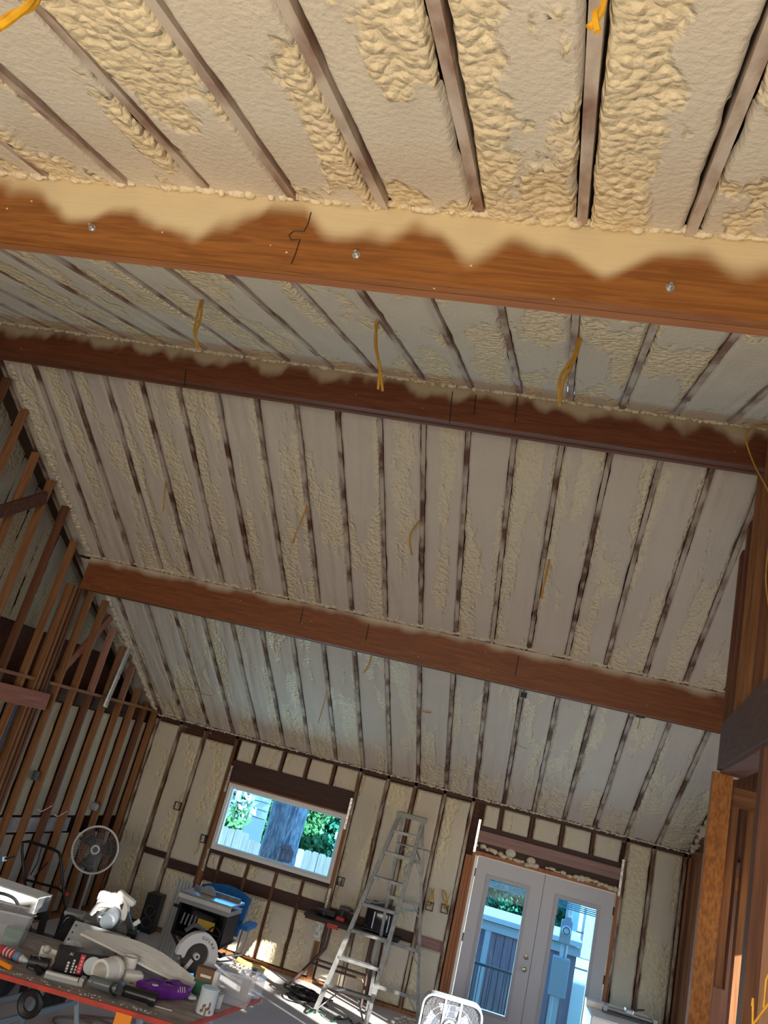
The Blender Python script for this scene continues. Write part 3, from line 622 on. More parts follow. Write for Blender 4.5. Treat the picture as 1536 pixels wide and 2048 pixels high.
def sunhole(*pts):
    q = [back(p) for p in pts]; SUNH.append((min(a[0] for a in q), max(a[0] for a in q), min(a[1] for a in q), max(a[1] for a in q)))
sunhole((-3.45, 11.25, .0), (-2.7, 11.45, .42), (-3.5, 10.15, 0), (-2.5, 11.0, 0))
sunhole((-2.0, 9.9, 0), (-1.0, 11.0, 0), (-1.5, 10.5, .36))
sunhole((-3.5, 7.25, 1.16), (-3.2, 7.35, .98)); sunhole((-5.1, 7.80, .86), (-4.40, 8.08, .80))
wo = struct('wall_outer'); print('SUNH', SUNH)
holed('sheathing', XO, -4.2, D+.2, -.1, 6.4, SUNH, DARKW, wo)
wb = struct('wall_back'); MB().b2((-6.6, -4.3, -.1), (4.6, -4.2, 6.6)).build('sheathing', mat('back_board', (.35, .28, .2), .8), wb)
# ================================================================== OUTDOORS
GZ = -.95
gr = struct('ground'); MB().b2((-40, D+1.2, GZ-.2), (40, 60, GZ)).build('lawn', GRASS, gr)
def leaves(name, m, parent, c, rad, n, size, seed):
    r = np.random.default_rng(seed); p = r.normal(size=(n, 3)); p /= np.linalg.norm(p, axis=1)[:, None]; p *= (r.random(n)**.45)[:, None]*np.array(rad)
    p += np.array(c); d1 = r.normal(size=(n, 3)); d1 /= np.linalg.norm(d1, axis=1)[:, None]; d2 = np.cross(d1, r.normal(size=(n, 3))); d2 /= np.linalg.norm(d2, axis=1)[:, None]
    s = size*(.6+.8*r.random(n))[:, None]; d1 = d1*s; d2 = d2*s*.5
    vv = np.stack([p-d1, p-d2, p+d1, p+d2], 1).reshape(-1, 3); me = bpy.data.meshes.new(name)
    me.from_pydata(vv.tolist(), [], np.arange(4*n).reshape(n, 4).tolist()); me.materials.append(m); o = bpy.data.objects.new(name, me); COL.objects.link(o); o.parent = parent; o['kind'] = 'stuff'
    return o
def tree(label, x, y, trunk_r, h, crowns, m, seed, n=5200, size=.085, group=None):
    t = thing('tree', label, 'tree', (x, y, GZ)); rnd = random.Random(seed)
    q = MB(); q.tube([(0, 0, -.05), (rnd.uniform(-.1, .1), 0, h*.4), (rnd.uniform(-.2, .2), 0, h)], trunk_r, 10, taper=trunk_r*.4)
    for k in range(4):
        a = rnd.uniform(0, 6.28); z = h*rnd.uniform(.35, .8); q.tube([(0, 0, z), (math.cos(a)*.9, math.sin(a)*.9, z+.8)], trunk_r*.4, 6, taper=.02)
    q.build('trunk', BARK, t, smooth=True)
    for c, r in crowns: leaves('foliage', m, t, (c[0]-x, c[1]-y, c[2]-GZ), r, n, size, seed); seed += 1
    return t
# the big trunk in the window
tb = thing('tree', 'thick rough tree trunk filling the middle of the window view', 'tree', (-3.72, 13.8, GZ))
q = MB(); nr, na = 40, 36; rnd = np.random.default_rng(4)
for i in range(nr):
    z = i/(nr-1)*6.2
    for k in range(na):
        a = 2*math.pi*k/na; r = .295+.02*math.sin(3*a+z)+.012*math.sin(9*a+z*1.3)+rnd.uniform(-.013, .013)+.10*max(0, .8-z)**2+.02*(z/6)
        q.v.append((r*math.cos(a)+.05*(z/3), r*math.sin(a), z-.05))
for i in range(nr-1):
    for k in range(na): q.f.append((i*na+k, i*na+(k+1) % na, (i+1)*na+(k+1) % na, (i+1)*na+k))
q.build('trunk', BARK, tb)
leaves('foliage', LEAF, tb, (.3, .3, 6.6), (2.4, 2.0, 1.2), 2500, .11, 3)
q = MB().tube(smooth_path([(.07, -.31, 2.2), (.13, -.33, 2.7), (.10, -.33, 3.1), (.17, -.33, 3.6)], 5), .018, 6); q.build('bark_ridge', BARK, tb)
# feeder on the trunk
fd = thing('bird_feeder', 'small reddish wooden bird feeder with a pitched roof on the tree trunk', 'bird feeder', (-3.44, 13.43, 1.09))
q = MB(); q.b2((-.10, -.07, -.02), (.10, .07, 0)); q.build('base', SHEDW, fd)
q = MB(); [q.b2((sx-.012, sy-.012, 0), (sx+.012, sy+.012, .17)) for sx in (-.085, 0, .085) for sy in (-.055, .055)]; q.b2((-.095, -.06, .10), (.095, -.05, .115)); q.build('frame', SHEDW, fd)
q = MB(); q.b2((-.07, -.03, .0), (.07, .03, .15)); q.build('seed_hopper', LGREY, fd)
q = MB(); q.prism([(-.12, .165), (.12, .165), (.06, .24), (-.06, .24)], .16); q.build('roof', SHEDW, fd)
# plank fence: every picket a part
fc = thing('plank_fence', 'sunlit pale wooden plank fence across the yard outside the window', 'fence', (-5.6, 16, GZ))
rnd = random.Random(5); x = -3.6
pk = None
while x < 4.2:
    wd = .142; h = 2.0 if x < .62 or x > 1.35 else 1.88; h += rnd.uniform(-.015, .015)
    q = MB(); q.prism([(-wd/2, 0), (wd/2, 0), (wd/2, h-.03), (wd/2-.025, h), (-wd/2+.025, h), (-wd/2, h-.03)], .018, None, (x+wd/2, rnd.uniform(-.006, .006), 0))
    q.build('picket', FENCE2 if rnd.random() < .12 else FENCE, fc); x += .147
for z in (.35, 1.0, 1.65): MB().b2((-3.6, .012, z), (4.2, .05, z+.09)).build('rail', FENCE, fc)
MB().box((-.35, -.015, 1.78), (.11, .02, .10)).build('latch_plate', BLACK, fc)
# things beyond the fence
tree('leafy sunlit tree beyond the left part of the fence', -5.6, 19.5, .12, 3.2, [((-5.9, 19.0, 1.5), (1.0, .7, 1.0)), ((-5.0, 19.2, .7), (1.0, .7, .9)), ((-6.4, 19.3, .6), (1.1, .7, .9)), ((-5.0, 19.3, 1.8), (1.0, .7, .7))], LEAF, 11)
tree('dark leafy tree beyond the fence right of the trunk', -3.3, 21.6, .12, 3.4, [((-4.0, 21.1, .4), (1.1, .8, 1.0)), ((-2.9, 21.2, .2), (1.1, .8, .9)), ((-4.1, 21.3, 1.5), (1.0, .8, .8)), ((-3.0, 21.2, 1.4), (1.0, .8, .8))], LEAF2, 21)
tree('tree standing far behind the shed roof seen through the left door', .2, 23, .2, 4, [((-.2, 22.5, .6), (1.0, .9, 1.1)), ((1.2, 22.6, .5), (.9, .9, 1.1)), ((.5, 22.5, 1.5), (1.2, .9, .8))], LEAF2, 31)
tree('pale leafy tree seen at the top of the right door glass', 3.0, 21.6, .12, 3.4, [((2.6, 21.4, .9), (.6, .7, 1.1)), ((3.5, 21.4, 1.2), (.9, .7, .9))], LEAF, 41, 3600)
bs = thing('flowering_bush', 'round white-flowered bush above the fence at the left of the window', 'bush', (-5.75, 17.1, GZ))
MB().tube([(0, 0, -.02), (0, 0, 1.6)], .05, 7).build('stem', BARK, bs); leaves('blossom', PAINTW, bs, (0, 0, 2.35), (.42, .4, .38), 900, .09, 51); leaves('foliage', LEAF, bs, (0, 0, 2.2), (.42, .4, .42), 500, .10, 52)
lv = thing('louvred_panel', 'grey slatted board standing among leaves at the top left of the window', 'panel', (-5.55, 17.9, GZ))
MB().b2((-.30, 0, 1.4), (.30, .04, 3.05)).build('board', GREY, lv)
for k in range(5): MB().b2((-.29, -.03, 2.15+k*.17), (.29, 0, 2.29+k*.17)).build('slat', GREYB, lv)
for s in (-.25, .25): MB().b2((s-.03, 0, -.02), (s+.03, .05, 1.5)).build('post', GREY, lv)
hs = thing('parked_camper', 'pale green and white camper beyond the fence at the right of the window', 'camper', (-3.05, 18.2, GZ))
q = MB(); q.bbox((.25, 0, 1.35), (1.5, 1.4, 1.9), None, .12); q.build('body', mat('pale_green', (.55, .75, .68), .4), hs, smooth=True)
MB().b2((-.45, -.72, 1.55), (.9, -.69, 1.60)).build('stripe', DGREY, hs); MB().b2((-.40, -.715, 1.0), (.15, -.69, 1.42)).build('side_window', mat('dull_glass', (.25, .42, .40), .2), hs)
MB().b2((-.5, -.75, 2.2), (1.1, .75, 2.34)).build('roof', PAINTW, hs)
for s in (-.2, .7): MB().cyl((s, -.7, .3), (s, -.5, .3), .3).build('wheel', BLACK, hs)
# shed through the left door
sd = thing('plank_shed', 'weathered purplish plank shed with a white-edged flat roof behind the left door', 'shed', (.2, 15.6, GZ))
x = -1.0; rnd = random.Random(9)
while x < 1.15:
    MB().b2((x+.004, rnd.uniform(-.008, 0), .25), (x+.141, .03, 1.62)).build('plank', SHEDW, sd); x += .147
MB().b2((-1.05, -.05, 1.62), (1.3, .0, 1.76)).build('fascia', LGREY, sd); MB().b2((-1.05, -.05, .12), (1.3, .02, .25)).build('base_trim', LGREY, sd)
MB().b2((-.32, -.04, .25), (-.22, 0, 1.62)).build('corner_trim', LGREY, sd)
MB().b2((-1.02, .03, 0), (1.27, 1.0, 1.74)).build('body', SHEDW, sd)
q = MB(); q.b2((-1.2, -.12, 1.78), (1.32, 1.15, 1.86)); q.build('roof', PAINTW, sd)
# spiky plants
def yucca(label, x, y, n, h, seed, m):
    t = thing('spiky_plant', label, 'plant', (x, y, GZ)); r = random.Random(seed)
    for k in range(n):
        a = r.uniform(0, 6.28); l = h*r.uniform(.6, 1); e = r.uniform(.5, 1.3); q = MB()
        p = [Vector((0, 0, -.01)), Vector((math.cos(a)*l*.3*math.cos(e), math.sin(a)*l*.3*math.cos(e), l*.5)), Vector((math.cos(a)*l*math.cos(e), math.sin(a)*l*math.cos(e), l*math.sin(e)))]
        q.tube(smooth_path(p, 3), .022, 4, taper=.003); q.build('leaf', m, t)
yucca('spiky pale plant on the grass before the shed', .05, 14.6, 16, .75, 1, LEAF)
yucca('spiky bluish plant at the right foot of the shed', .75, 14.7, 14, .6, 2, LEAF2)
yucca('tall grassy plant at the foot of the meter post', 1.62, 13.7, 22, .7, 3, LEAF2)
yucca('tall grassy plant under the white neighbouring house', 2.3, 15.0, 22, .8, 4, LEAF)
# meter post
mp = thing('meter_post', 'utility post with round electric meter and large grey box outside the right door', 'utility post', (1.10, 14.0, GZ))
MB().b2((-.03, .03, -.02), (.06, .12, 3.4)).build('post', LGREY, mp)
MB().cyl((.03, 0, 2.35), (.05, 0, 3.5), .035, n=12).build('conduit', PVC, mp)
q = MB(); q.bbox((0, -.02, 2.13), (.17, .12, .34), None, .02); q.build('meter_box', GREY, mp)
q = MB(); q.lathe([(.001, -.17), (.06, -.16), (.075, -.10), (.075, -.07)], (0, 0, 2.16), rotx(-math.pi/2)@Matrix.Scale(-1, 3), 20); MB().lathe([(.001, .14), (.05, .135), (.075, .10), (.075, .06)], (0, 0, 2.16), rotx(math.pi/2), 20).build('meter_dial', LGREY, mp, smooth=True)
MB().lathe([(.055, .138), (.055, .146), (.043, .146), (.043, .138)], (0, 0, 2.16), rotx(math.pi/2), 20).build('dial_ring', DGREY, mp)
MB().cyl((-.01, 0, 1.75), (-.01, 0, 2.0), .03, n=10).build('conduit', LGREY, mp); MB().cyl((.05, 0, 1.75), (.05, 0, 2.0), .02, n=10).build('conduit', LGREY, mp)
q = MB(); q.bbox((0, -.03, 1.50), (.26, .14, .54), None, .015); q.build('breaker_box', mat('breaker_grey', (.36, .40, .42), .5), mp)
MB().cyl((-.05, 0, -.02), (-.05, 0, 1.25), .03, n=10).build('conduit', LGREY, mp)
nh = thing('white_house', 'bright white neighbouring house wall with paned window at right of right door', 'house', (1.95, 16.9, GZ))
MB().b2((-.42, 0, 0), (1.6, 2.5, 3.1)).build('wall', PAINTW, nh)
for z in (1.25, 1.85, 2.45): MB().b2((-.43, -.02, z), (1.6, 0, z+.02)).build('siding_joint', DGREY, nh)
MB().b2((-.30, -.03, 1.45), (.15, 0, 2.3)).build('window', LGREY, nh)
MB().b2((-.8, -.4, 3.1), (2.0, 2.9, 3.2)).build('roof', GREY, nh)
wp = thing('white_stake', 'short white capped stake standing in the grass by the right door', 'stake', (.66, 13.35, GZ)); MB().b2((-.03, -.03, -.02), (.03, .03, .62)).build('stake', PVC, wp); MB().lathe([(.05, .62), (.03, .70), (.001, .72)], n=4).build('cap', PVC, wp)
# deck and railing
dk = thing('deck', 'bluish weathered deck just outside the double door', 'deck', (.3, 12.4, GZ))
for k in range(9): MB().b2((-2.2, -.62+k*.145, .66), (2.4, -.62+k*.145+.138, .70)).build('deck_board', GREYB, dk)
for x in (-2, 0, 2.2): MB().b2((x-.05, -.6, -.02), (x+.05, .6, .66)).build('joist', GREYB, dk)
rl = thing('deck_railing', 'black metal deck railing with thin balusters outside the left door', 'railing', (.1, 12.95, GZ+.70))
for z in (.06, .80): MB().b2((-1.6, -.015, z), (.42, .015, z+.035)).build('rail', BLACKM, rl)
for x in (-1.6, -.6, .40): MB().b2((x-.02, -.02, 0), (x+.02, .02, .86)).build('post', BLACKM, rl)
x = -1.53
while x < .39: MB().b2((x-.006, -.006, .09), (x+.006, .006, .80)).build('baluster', BLACKM, rl); x += .085

# ================================================================== YELLOW CABLES IN THE CEILING
def cable(label, pts, y, r=.0055, strands=2, m=YELD, parent_cat='cable', ceil=True):
    P3 = [at(u, v, y=y+dy) for u, v, dy in [(q+(0,))[:3] for q in pts]]
    if ceil: P3[0].z = min(ceil_z(P3[0].y)+.02, P3[0].z+.03)
    base = P3[0].copy(); t = thing('electrical_cable', label, 'cable', base)
    for k in range(strands):
        rnd = random.Random(len(pts)*7+k+int(pts[0][0])); off = [Vector((rnd.uniform(-1, 1), rnd.uniform(-1, 1), rnd.uniform(-.6, .6)))*r*(1.2+1.3*i/len(P3)) if i else Vector((k*r*1.2, 0, 0)) for i in range(len(P3))]
        MB().tube(smooth_path([p-base+o for p, o in zip(P3, off)], 5), r, 7).build('wire', m, t, smooth=True)
    return t
NYc = 4.15
cable('yellow cable pair hanging from the middle slope, leftmost of its three', [(402, 598), (396, 640), (391, 670), (398, 697)], 4.18, .008)
cable('yellow cable pair hanging from the middle slope, central of its three', [(751, 645), (752, 690), (756, 740), (760, 782)], 4.22, .009)
cable('yellow cable pair hanging from the middle slope, rightmost of its three', [(1158, 676), (1148, 715), (1124, 760), (1113, 812)], 4.02, .009)
cable('short yellow wire on the upper far slope, leftmost of its row', [(329, 966), (327, 1000), (326, 1022)], 7.28, .006, 2)
cable('slanting yellow wire pair on the upper far slope above the window', [(613, 1014), (606, 1035), (592, 1062), (586, 1086)], 7.25, .006, 2)
cable('curved yellow wire hooked like a bow on the upper far slope', [(837, 1047), (822, 1065), (819, 1085), (826, 1112)], 7.2, .006, 2)
cable('yellow wire pair on the upper far slope, rightmost of its row', [(1098, 1121), (1093, 1150), (1082, 1198)], 7.35, .006, 2)
cable('short yellow wire just below the third beam, near its middle', [(743, 1306), (738, 1330), (724, 1347)], 9.16, .006, 2)
cable('thin yellow wire just below the third beam, left part', [(550, 1266), (549, 1290), (552, 1306)], 9.19, .004, 1)
cable('long zigzag yellow wire on the lower left far slope', [(416, 1325), (404, 1345), (414, 1365), (427, 1387), (415, 1391), (385, 1379), (355, 1376)], 10.02, .005, 1)
cable('forked yellow wire on the lower far slope above the window', [(653, 1387), (645, 1420), (637, 1446)], 10.06, .005, 2)
cable('yellow wire lying sideways on the lower far slope, centre', [(829, 1420), (845, 1423), (862, 1426)], 9.97, .005, 2)
cable('thin yellow wire hooked right on the lower far slope over the door', [(1030, 1477), (1037, 1490), (1053, 1497)], 10.05, .004, 1)
cable('thick yellow cable pair with cut ends at the top right of the picture', [(1212, -60), (1203, 10), (1196, 35), (1188, 60)], 1.2, .0075, 2, YEL)
cable('thick looped yellow cables at the top left corner of the picture', [(75, -60), (55, 0), (25, 40), (-8, 72)], 1.2, .0095, 2, YEL)
cable('long dusty yellow cable drooping at the right end of the ridge beam', [(1536, 850), (1502, 856), (1492, 880), (1510, 930), (1536, 990), (1550, 1060)], 5.55, .006, 1, YELD, ceil=False)
cable('yellow cable curving across the right studs above the header', [(1540, 1080), (1532, 1120), (1531, 1170), (1540, 1230)], 4.9, .005, 1, YELD, ceil=False)
lb = thing('ceiling_box', 'round black ceiling box with a short yellow wire under the third beam', 'ceiling box', at(1281, 1429, y=9.16))
MB().lathe([(.05, .01), (.055, -.03), (.045, -.03), (.042, -.0), (.001, 0)], n=18).build('box', BLACK, lb)
MB().tube([(0, 0, -.0), (.0, -.005, -.08), (-.01, 0, -.16)], .005, 6).build('wire', YELD, lb)
lb = thing('ceiling_box', 'small square black box on a rafter right under the third beam', 'ceiling box', at(1048, 1387, y=9.2))
q = MB(); q.bbox((0, 0, -.02), (.07, .05, .06), None, .006); q.build('box', BLACK, lb); MB().b2((-.045, -.01, .005), (.045, .01, .02)).build('bracket', GREY, lb)

# metal pipe on left studs
pp = thing('metal_pipe', 'shiny silver metal pipe strapped across the left stud wall top plate', 'pipe', (XL(9.9)+.06, 9.9, 2.72))
MB().cyl((0, 0, 0), (0, .10, .80), .042, n=18).build('pipe', STEEL, pp, smooth=True); MB().cyl((0, -.003, -.02), (0, .004, .035), .047, n=18).build('coupling', STEEL, pp, smooth=True); MB().cyl((0, .05, .37), (0, .054, .41), .045, n=18).build('seam_ring', STEEL, pp)
gb = thing('junction_box', 'grey octagonal box on the left studs above the round fan', 'junction box', (XL(10.55)+.02, 10.55, 1.42)); MB().lathe([(.001, .05), (.05, .05), (.055, 0), (.055, -.03)], R=roty(math.pi/2), n=8).build('box', GREY, gb)
gb = thing('junction_box', 'small dark switch box on the left studs below the red board', 'junction box', (XL(9.1)-.02, 9.1, 1.75)); q = MB(); q.bbox((0, 0, 0), (.06, .06, .11), None, .006); q.build('box', DGREY, gb)
for i, (y, z, lab) in enumerate(((9.62, 1.42, 'drooping wire with red tips between left studs, upper'), (10.0, 1.36, 'drooping wire with red tips between left studs, lower'))):
    t = thing('electrical_wire', lab, 'wire', (XL(y)+.012, y, z)); MB().tube(smooth_path([(0, -.30, -.05), (.0, -.2, -.07), (0, -.05, -.02), (0, 0, 0)], 4), .006, 6).build('wire', LGREY, t); MB().lathe([(.001, .012), (.018, .008), (.018, -.008), (.001, -.012)], R=roty(math.pi/2), n=10).build('wire_cap', REDD, t)
pc = thing('conduit_cable', 'dark blue cable running down the left studs under the red board', 'cable', (XL(8.05)+.09, 8.05, 0)); MB().tube([(0, 0, 0), (0, .05, 1.2), (0, .1, 2.5)], .018, 8).build('cable', mat('navy', (.01, .02, .08), .5), pc)

# ================================================================== STEPLADDER
la = thing('stepladder', 'tall aluminium stepladder with seven treads standing before the far wall', 'ladder', (-1.84, 10.38, 0))
lx = Vector((.998, .06, 0)); FLp = Vector((0, 0, 0)); FRp = lx*.61
TLp = Vector((.405, .47, 2.33)); TRp = TLp+lx*.315
RLp = Vector((.53, .60, 0)); RRp = Vector((1.17, .64, 0)); 
RTl = TLp+Vector((.03, .14, -.02)); RTr = TRp+Vector((-.01, .14, -.02))
up_ = (0, 1, 0)
MB().bar(FLp, TLp, .05, .075, (0, 1, 0)).build('front_rail', ALU, la); MB().bar(FRp, TRp, .05, .075, (0, 1, 0)).build('front_rail', ALU, la)
MB().bar(RLp, RTl, .036, .035, (0, 1, 0)).build('rear_rail', ALU, la); MB().bar(RRp, RTr, .036, .035, (0, 1, 0)).build('rear_rail', ALU, la)
for z in (.31, .62, .93, 1.24, 1.56, 1.87, 2.14):
    t = z/2.33; a = FLp.lerp(TLp, t); b = FRp.lerp(TRp, t)
    st = MB(); st.bar(a, b, .088, .008); st.bar(a+Vector((0, -.042, -.014)), b+Vector((0, -.042, -.014)), .006, .036); st.bar(a+Vector((0, .042, -.010)), b+Vector((0, .042, -.010)), .006, .026); s_ = st.build('tread', ALU, la)
    for e in (a.lerp(b, .03), a.lerp(b, .97)): MB().cyl(e+Vector((0, -.05, -.012)), e+Vector((0, -.044, -.012)), .008, n=8).build('rivet', DGREY, s_)
a = FLp.lerp(TLp, .31/2.33); b = FRp.lerp(TRp, .31/2.33)
MB().bar(FLp+Vector((.03, 0, .06)), a.lerp(b, .33)+Vector((0, 0, -.02)), .02, .012).build('knee_brace', ALU, la); MB().bar(FRp+Vector((-.03, 0, .06)), a.lerp(b, .67)+Vector((0, 0, -.02)), .02, .012).build('knee_brace', ALU, la)
for t in (.14, .36, .58, .79):
    a = RLp.lerp(RTl, t); b = RRp.lerp(RTr, t); MB().bar(a, b, .02, .04).build('rear_bar', ALU, la)
    if t < .8: MB().bar(b+Vector((0, 0, -.14)), b.lerp(a, .22), .012, .012).build('rear_brace', ALU, la)
t = .86; a = RLp.lerp(RTl, t); b = RRp.lerp(RTr, t); q = MB(); q.bar(a+Vector((-.02, .0, 0)), b+Vector((.10, .0, 0)), .16, .012); q.build('bucket_shelf', ALU, la)
MB().bar(a+Vector((.05, -.05, -.10)), a+Vector((.14, 0, 0)), .012, .012).build('shelf_brace', ALU, la); MB().bar(b+Vector((.0, -.05, -.12)), b+Vector((-.09, 0, 0)), .012, .012).build('shelf_brace', ALU, la)
t = .55; a1 = FLp.lerp(TLp, t); a2 = RLp.lerp(RTl, t); MB().bar(a1, a1.lerp(a2, .5)+Vector((0, 0, -.03)), .006, .024).build('spreader', ALU, la); MB().bar(a1.lerp(a2, .5)+Vector((0, 0, -.03)), a2, .006, .024).build('spreader', ALU, la)
a1 = FRp.lerp(TRp, t); a2 = RRp.lerp(RTr, t); MB().bar(a1, a2, .006, .024).build('spreader', ALU, la)
q = MB(); c = (TLp+TRp)/2+Vector((0, .06, .01)); R = rotz(.06); q.box(c, (.40, .20, .055), R); q.box(c+Vector((0, 0, .03)), (.37, .17, .008), R); q.build('top_cap', mat('top_cap', (.20, .22, .20), .5), la)
for p in (FLp, FRp, RLp, RRp): q = MB(); q.box(p+Vector((0, 0, .02)), (.045, .085, .04)); q.build('foot', BLACK, la)

# ================================================================== FANS
pf = thing('pedestal_fan', 'round grey pedestal fan with wire grille before the left studs', 'fan', (-4.9, 9.82, 0))
def fan_rings(c, R_, rad, n, r, y):
    pass
hd = Vector((0, 0, 1.05)); tilt = Matrix.Rotation(.46, 3, 'Z')@rotx(-.14)
def fp(x, y, z): return hd+tilt@Vector((x, y, z))
q = MB(); q.tube([fp(.268*math.cos(a), -.04, .268*math.sin(a)) for a in [2*math.pi*k/48 for k in range(48)]], .012, 8, True); q.tube([fp(.262*math.cos(a), -.015, .262*math.sin(a)) for a in [2*math.pi*k/48 for k in range(48)]], .008, 8, True); q.build('rim', LGREY, pf, smooth=True)
q = MB()
for k in range(56):
    a = 2*math.pi*k/56; ca, sa = math.cos(a), math.sin(a)
    q.tube([fp(.055*ca, -.105, .055*sa), fp(.17*ca, -.10, .17*sa), fp(.262*ca, -.05, .262*sa)], .0022, 4)
for rr in (.12, .19): q.tube([fp(rr*math.cos(a), -.10, rr*math.sin(a)) for a in [2*math.pi*k/40 for k in range(40)]], .0022, 4, True)
q.build('front_grille', mat('grille_grey', (.20, .20, .21), .45, .3), pf)
q = MB(); 
for k in range(28):
    a = 2*math.pi*k/28; ca, sa = math.cos(a), math.sin(a); q.tube([fp(.05*ca, .10, .05*sa), fp(.262*ca, -.015, .262*sa)], .003, 4)
q.build('rear_grille', DGREY, pf)
q = MB(); q.lathe([(.001, .115), (.045, .113), (.058, .10), (.058, .09)], hd, tilt@rotx(math.pi/2), 24); q.build('hub_cap', LGREY, pf, smooth=True); q = MB(); q.lathe([(.001, .119), (.034, .118), (.036, .112)], hd, tilt@rotx(math.pi/2), 24); q.build('hub_badge', DGREY, pf)
bl = mat('fan_blade', (.05, .048, .05), .35, .4)
for k in range(3):
    a0 = 2*math.pi*k/3+.3; vs_ = []
    for i in range(7):
        rr = .05+.20*i/6; wd = .55-.12*(i/6)
        for s in (-1, 1): vs_.append(fp(rr*math.cos(a0+s*wd), -.02+.03*s, rr*math.sin(a0+s*wd)))
    q = MB(); q.add(vs_, [(2*i, 2*i+1, 2*i+3, 2*i+2) for i in range(6)]); q.build('blade', bl, pf)
q = MB(); q.cyl(fp(0, .02, 0), fp(0, .20, 0), .07, n=18); q.build('motor', DGREY, pf, smooth=True)
MB().cyl((0, .10, .03), (0, .10, 1.05), .016, n=12).build('pole', GREY, pf); MB().lathe([(.001, .04), (.06, .035), (.20, .015), (.21, 0), (.001, 0)], (0, .10, 0), n=28).build('base', GREY, pf, smooth=True)

bf = thing('box_fan', 'large white box fan with rounded corners standing before the double door', 'fan', (-.27, 9.75, 0), .10)
def ring_y(poly, y0, y1, inner):
    n = len(poly); v = [(x, y0, z) for x, z in poly]+[(x, y1, z) for x, z in poly]+[(x, y1, z) for x, z in inner]+[(x, y0, z) for x, z in inner]
    f = []
    for i in range(n):
        j = (i+1) % n
        for a in range(4): b = (a+1) % 4; f.append((a*n+i, a*n+j, b*n+j, b*n+i))
    return v, f
Wf, Hf, zc = .66, .66, .40
FANW = mat('fan_white', (.52, .58, .68), .4)
q = MB(); q.add(*ring_y(rrect(Wf, Hf, .12, cz=zc), -.075, .075, rrect(Wf-.035, Hf-.035, .105, cz=zc))); q.build('frame', FANW, bf, smooth=True)
q = MB(); q.tube(pts3(rrect(Wf-.02, Hf-.02, .11, cz=zc), -.08), .012, 6, True); q.build('front_rim', FANW, bf, smooth=True)
q = MB()
for x in [(-.29+.0145*k) for k in range(41)]:
    h = math.sqrt(max(0, 1-(max(0, abs(x)-.2)/.12)**2))*.30
    if h > .02: q.tube([(x, -.07, zc-h), (x, -.07, zc+h)], .0016, 4)
for r in (.09, .15, .21, .27): q.tube([(r*math.cos(a), -.072, zc+r*math.sin(a)) for a in [2*math.pi*k/40 for k in range(40)]], .002, 4, True)
q.build('front_grille', FANW, bf)
for x in (-.085, .085): MB().b2((x-.011, -.085, zc-.31), (x+.011, -.07, zc+.31)).build('grille_bar', GREY, bf)
for k in range(5):
    a0 = 2*math.pi*k/5+.45; vs_ = []
    for i in range(6):
        rr = .07+.21*i/5; wd = .50-.06*i/5
        for s in (-1, 1): vs_.append((rr*math.cos(a0+s*wd), .03*s, zc+rr*math.sin(a0+s*wd)))
    q = MB(); q.add(vs_, [(2*i, 2*i+1, 2*i+3, 2*i+2) for i in range(5)]); q.build('blade', mat('fan_blade_blue', (.42, .48, .62), .4) if k == 0 else bpy.data.materials['fan_blade_blue'], bf)
q = MB(); q.prism([(x, z) for x, z in rrect(.13, .20, .06, cz=zc+.03)], .03, None, (0, -.09, 0)); q.build('hub_plate', WHITE, bf)
MB().lathe([(.001, .025), (.045, .022), (.055, 0)], (0, -.105, zc), rotx(math.pi/2), 24).build('hub_cap', LGREY, bf, smooth=True)
MB().lathe([(.001, .02), (.018, .018), (.02, 0)], (0, -.105, zc+.095), rotx(math.pi/2), 16).build('speed_knob', DGREY, bf, smooth=True)
for s in (-1, 1): MB().b2((s*.22-.03, -.13, 0), (s*.22+.03, .13, .075)).build('foot', FANW, bf)

# ================================================================== BENCH UNDER THE WINDOW
bn = thing('folding_bench', 'black topped folding bench on bent brown tube legs below the window', 'bench', (-1.78, 11.31, 0))
q = MB(); q.bbox((0, 0, .83), (1.28, .34, .035), None, .006); q.build('top', BLACK, bn)
MB().b2((-.62, -.15, .785), (.62, .15, .81)).build('under_rail', DARKW, bn)
MB().b2((-.30, -.18, .76), (-.16, -.10, .815)).build('orange_bracket', RED, bn)
for sx in (-1, 1):
    for sy in (-1, 1):
        MB().tube(smooth_path([(sx*.30, sy*.12, .80), (sx*.30, sy*.12, .50), (sx*.34, sy*.13, .40), (sx*(.60 if sx < 0 else .36), sy*.16, .0)], 4), .018, 8).build('leg', BTUBE, bn, smooth=True)
MB().tube([(-.40, -.13, .30), (.30, -.13, .30), (.36, -.13, .22)], .015, 8).build('brace', BTUBE, bn); MB().tube([(-.40, .13, .30), (.33, .13, .30)], .015, 8).build('brace', BTUBE, bn)
tl = thing('tool_sleeve', 'black bundled tool case lying on the left end of the black bench', 'tool case', (-2.16, 11.32, .8475), -.05)
q = MB(); q.bbox((0, 0, .035), (.26, .12, .05), None, .02); q.build('case', BLACK, tl, smooth=True); MB().tube([(-.12, -.03, .065), (.12, -.04, .07)], .022, 8).build('rolled_flap', DGREY, tl); MB().b2((-.03, -.062, .01), (-.01, .062, .063)).build('strap', DGREY, tl)
td = thing('cordless_drill', 'small dark drill with red base on the black bench', 'drill', (-1.93, 11.31, .8475))
q = MB(); q.cyl((-.07, 0, .15), (.07, 0, .15), .032, n=14); q.build('body', DGREY, td, smooth=True); MB().cyl((.07, 0, .15), (.12, 0, .15), .022, .012, 12).build('chuck', BLACK, td); MB().bar((-.03, 0, .04), (-.01, 0, .14), .04, .035).build('handle', BLACK, td); q = MB(); q.bbox((-.03, 0, .022), (.11, .07, .044), None, .008); q.build('battery', REDD, td)
